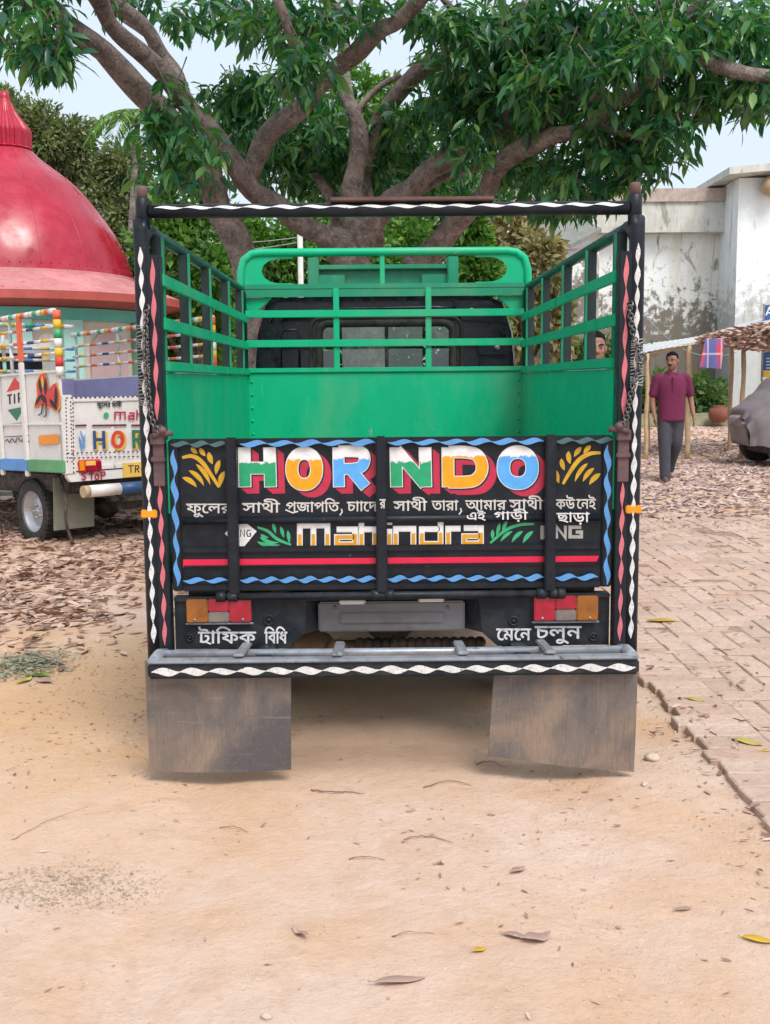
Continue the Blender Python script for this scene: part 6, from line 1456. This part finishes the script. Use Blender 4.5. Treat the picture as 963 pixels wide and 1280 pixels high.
# far wood closing the view
pos = []; 
for _ in range(26000):
    x = random.uniform(-40, 45); y = random.uniform(38, 46); hgt = 5.2 + 2.0 * noise.noise(Vector((x * .22, 0, 0))) + 1.0 * noise.noise(Vector((x * .7, 3, 0)))
    if x > 5: hgt *= .8
    pos.append((x, y, random.random() ** .8 * hgt))
n = len(pos); d = RNG.normal(size=(n, 3)) + np.array([0, -.4, -.3])
tag(cloud_mesh('far_wood', np.array(pos), frames(d, RNG.random(n) * 6), .55 + .5 * RNG.random(n), M['hedge'], 'small'), 'distant wood closing the view behind everything', 'wood', kind='stuff')
# undergrowth at the foot of the wall
n = 5200; pos = []
for _ in range(n):
    px = random.uniform(780, 905); c_ = 500 + 6 * math.sin(px * .2); hgt = 18 + 14 * (0.5 + noise.noise(Vector((px * .06, 0, 3)))); Y = random.uniform(25.2, 27.3)
    p = P(px, 522 - random.random() ** .8 * hgt * 1.7, Y); pos.append(p[:])
d = RNG.normal(size=(n, 3)) + np.array([0, -.3, .3])
tag(cloud_mesh('undergrowth', np.array(pos), frames(d, RNG.random(n) * 6), .14 + .14 * RNG.random(n), M['weed'], 'small'), 'leafy green weeds along the foot of the stained wall', 'weeds', kind='stuff')
# weeds seen past the right side gate
n = 1400; pos = np.array([(P(random.gauss(740, 26), random.uniform(425, 520), 20))[:] for _ in range(n)]); d = RNG.normal(size=(n, 3))
tag(cloud_mesh('bush', pos, frames(d, RNG.random(n) * 6), .12 + .1 * RNG.random(n), M['weed'], 'small'), 'green bush standing in front of the shed wall', 'bush')
# utility pole and wires
pq = P(377, 400, 18); m_ = MB(); m_.tube([(0, 0, 0), (0, 0, P(377, 292, 18).z)], .045, 8); o = m_.build('utility_pole', M['pole']); o.location = (pq.x, 18, 0); tag(o, 'thin white concrete pole standing behind the cab', 'pole')
for k, (a, b, sag, lb) in enumerate((((180, 300), (377, 296), 6, 'thin grey cable running left from the pole, uppermost'), ((180, 312), (377, 302), 7, 'thin grey cable running left from the pole, lower one'))):
    A, B = P(a[0], a[1], 18), P(b[0], b[1], 18); m_ = MB(); m_.tube([A.lerp(B, t / 12) - Vector((0, 0, sag * 18 / FPX * 4 * (t / 12) * (1 - t / 12))) for t in range(13)], .008, 5); tag(m_.build('cable', M['cable']), lb, 'cable')
A, B = P(800, 385, 27), P(921, 440, 25.9); m_ = MB(); m_.tube([A.lerp(B, t / 12) - Vector((0, 0, .5 * 4 * (t / 12) * (1 - t / 12))) for t in range(13)], .012, 5); tag(m_.build('cable', M['cable']), 'dark cable sagging across the stained white wall', 'cable')

# ================================================================== LOOSE LEAVES, TWIGS AND STONES in the foreground
def fallen(px, py, length, ang, mat, label, curl=.25, wid=.20, z=0.0, name='fallen_leaf', cat='leaf', group='single leaves lying in front'):
    g = G(px, py, z); m_ = MB(); n = 10; vs = []
    for i in range(n + 1):
        t = i / n; w = wid * length * math.sin(PI * min(1, t * .97 + .015)) ** .8; zc = curl * length * (.25 * (2 * t - 1) ** 2 + .10 * math.sin(6 * t))
        vs += [((t - .5) * length, w + .01 * math.sin(5 * t) * length, zc + .30 * w), ((t - .5) * length, 0, zc), ((t - .5) * length, -w, zc + .42 * w)]
    fs = [q for i in range(n) for q in ((3 * i, 3 * i + 1, 3 * i + 4, 3 * i + 3), (3 * i + 1, 3 * i + 2, 3 * i + 5, 3 * i + 4))]
    m_.add(vs, fs, True); m_.use(mat) if False else None
    m_.tube([(-.5 * length, 0, curl * length * .25), (-.62 * length, .02 * length, curl * length * .3)], .0012, 5)
    o = m_.build(name, mat); sd = o.modifiers.new('thick', 'SOLIDIFY'); sd.thickness = .0008
    zz = ground_height(g.x, g.y) if z == 0 else road_z(g.x, g.y)
    o.location = (g.x, g.y, zz + .004); o.rotation_euler = (random.uniform(-.1, .1), random.uniform(-.08, .08), R(ang)); return tag(o, label, cat, group)
fallen(828, 777, .17, 175, M['yleaf'], 'orange yellow leaf lying on the brick road beside the truck', .1, .16, .02)
fallen(600, 1192, .040, 30, M['yleaf'], 'tiny yellow leaf on the bare dirt in front', .3, .22)
fallen(375, 1170, .070, 125, M['bleaf'], 'small curled brown leaf on the dirt, left of centre', .8, .14)
fallen(500, 1230, .120, 12, M['bleaf'], 'long brown leaf nearest the camera at the bottom centre', .15, .13)
fallen(645, 1174, .065, -20, M['bleaf'], 'flat grey brown leaf on the tyre track, left of a pair', .2, .22)
fallen(672, 1178, .075, 20, M['bleaf'], 'crumpled brown leaf on the tyre track, right of a pair', .8, .28)
fallen(948, 1179, .075, -25, M['yleaf'], 'bright yellow leaf at the right edge of the dirt', .2, .18)
fallen(935, 932, .12, -40, M['ygleaf'], 'yellow green leaf on the edge of the brick road', .3, .18, .02)
fallen(962, 942, .07, 10, M['yleaf'], 'orange leaf at the right edge of the brick road', .3, .2, .02)
fallen(48, 845, .13, 175, M['gleaf'], 'fresh green leaf among the dead leaves at left', .15, .16)
fallen(31, 852, .10, 70, M['ygleaf'], 'pale yellow leaf beside the green one at left', .4, .2)
fallen(55, 853, .11, 150, M['bleaf'], 'curled brown leaf just below the green one at left', .5, .2)
fallen(870, 878, .08, -30, M['ygleaf'], 'small olive leaf on the road edge beside the right mudflap', .3, .2, .02)
fallen(648, 1092, .055, 40, M['bleaf'], 'small grey leaf lying behind the pair on the dirt', .4, .24)
fallen(855, 1140, .05, 15, M['bleaf'], 'dark brown leaf scrap on the dirt at lower right', .3, .16)
fallen(70, 690, .22, 10, M['gleaf'], 'green leaf on the litter below the white truck', .2, .2) if False else None
def twig(pts, r_, label):
    r_ *= .62
    g = [G(a, b) for a, b in pts]; m_ = MB(); pt = catmull([(p.x, p.y, ground_height(p.x, p.y) + r_ + .001 + .004 * (i % 2)) for i, p in enumerate(g)], 6); pt = [p + Vector((random.gauss(0, .0022), random.gauss(0, .003), abs(random.gauss(0, .0012)))) for p in pt]; nn_ = len(pt); m_.tube(pt, [r_ * (1.15 - .75 * i / nn_) * random.uniform(.75, 1.2) for i in range(nn_)], 6)
    tag(m_.build('twig', M['twig']), label, 'twig', 'twigs lying on the dirt')
twig([(390, 989), (415, 993), (440, 992), (456, 996)], .0035, 'bent twig on the dirt between the mudflaps')
twig([(502, 1053), (520, 1047), (545, 1048), (568, 1057)], .0035, 'arched twig on the dirt near the middle')
twig([(436, 1074), (455, 1073), (480, 1075)], .003, 'short straight twig left of the middle')
twig([(490, 1174), (512, 1170), (542, 1170)], .0022, 'fine twig in the foreground dirt')
twig([(530, 957 + 30), (560, 980), (590, 985)], .003, 'fine twig just behind the bent one')
twig([(275, 1033), (292, 1035), (310, 1041)], .0025, 'thin twig below the left mudflap')
twig([(595, 957), (612, 954), (632, 958)], .004, 'crooked twig at the inner corner of the right mudflap')
twig([(15, 1052), (60, 1030), (110, 1010)], .0016, 'long twig on the dirt at the left edge')
for k, (px, py, s_, lb) in enumerate(((816, 952, .022, 'pale stone beside the brick edge and right mudflap'), (806, 985, .011, 'small pale pebble just in front of the stone'), (915, 1305 - 0, .012, 'dark bit of gravel at the lower right'), (333, 1272, .010, 'white pebble near the bottom edge'))):
    g = G(px, py); bm = bmesh.new(); bmesh.ops.create_icosphere(bm, subdivisions=3, radius=1)
    for v in bm.verts: v.co *= 1 + .25 * noise.noise(v.co * 1.3 + Vector((k * 5, 0, 0)))
    bmesh.ops.scale(bm, vec=(s_ * 1.3, s_, s_ * .75), verts=bm.verts); me = bpy.data.meshes.new('stone'); bm.to_mesh(me); bm.free(); me.materials.append(M['stone'])
    for p_ in me.polygons: p_.use_smooth = True
    o = bpy.data.objects.new('stone', me); COL.objects.link(o); o.location = (g.x, g.y, ground_height(g.x, g.y) + s_ * .5); o.rotation_euler = (0, 0, k); tag(o, lb, 'stone', 'stones on the ground')
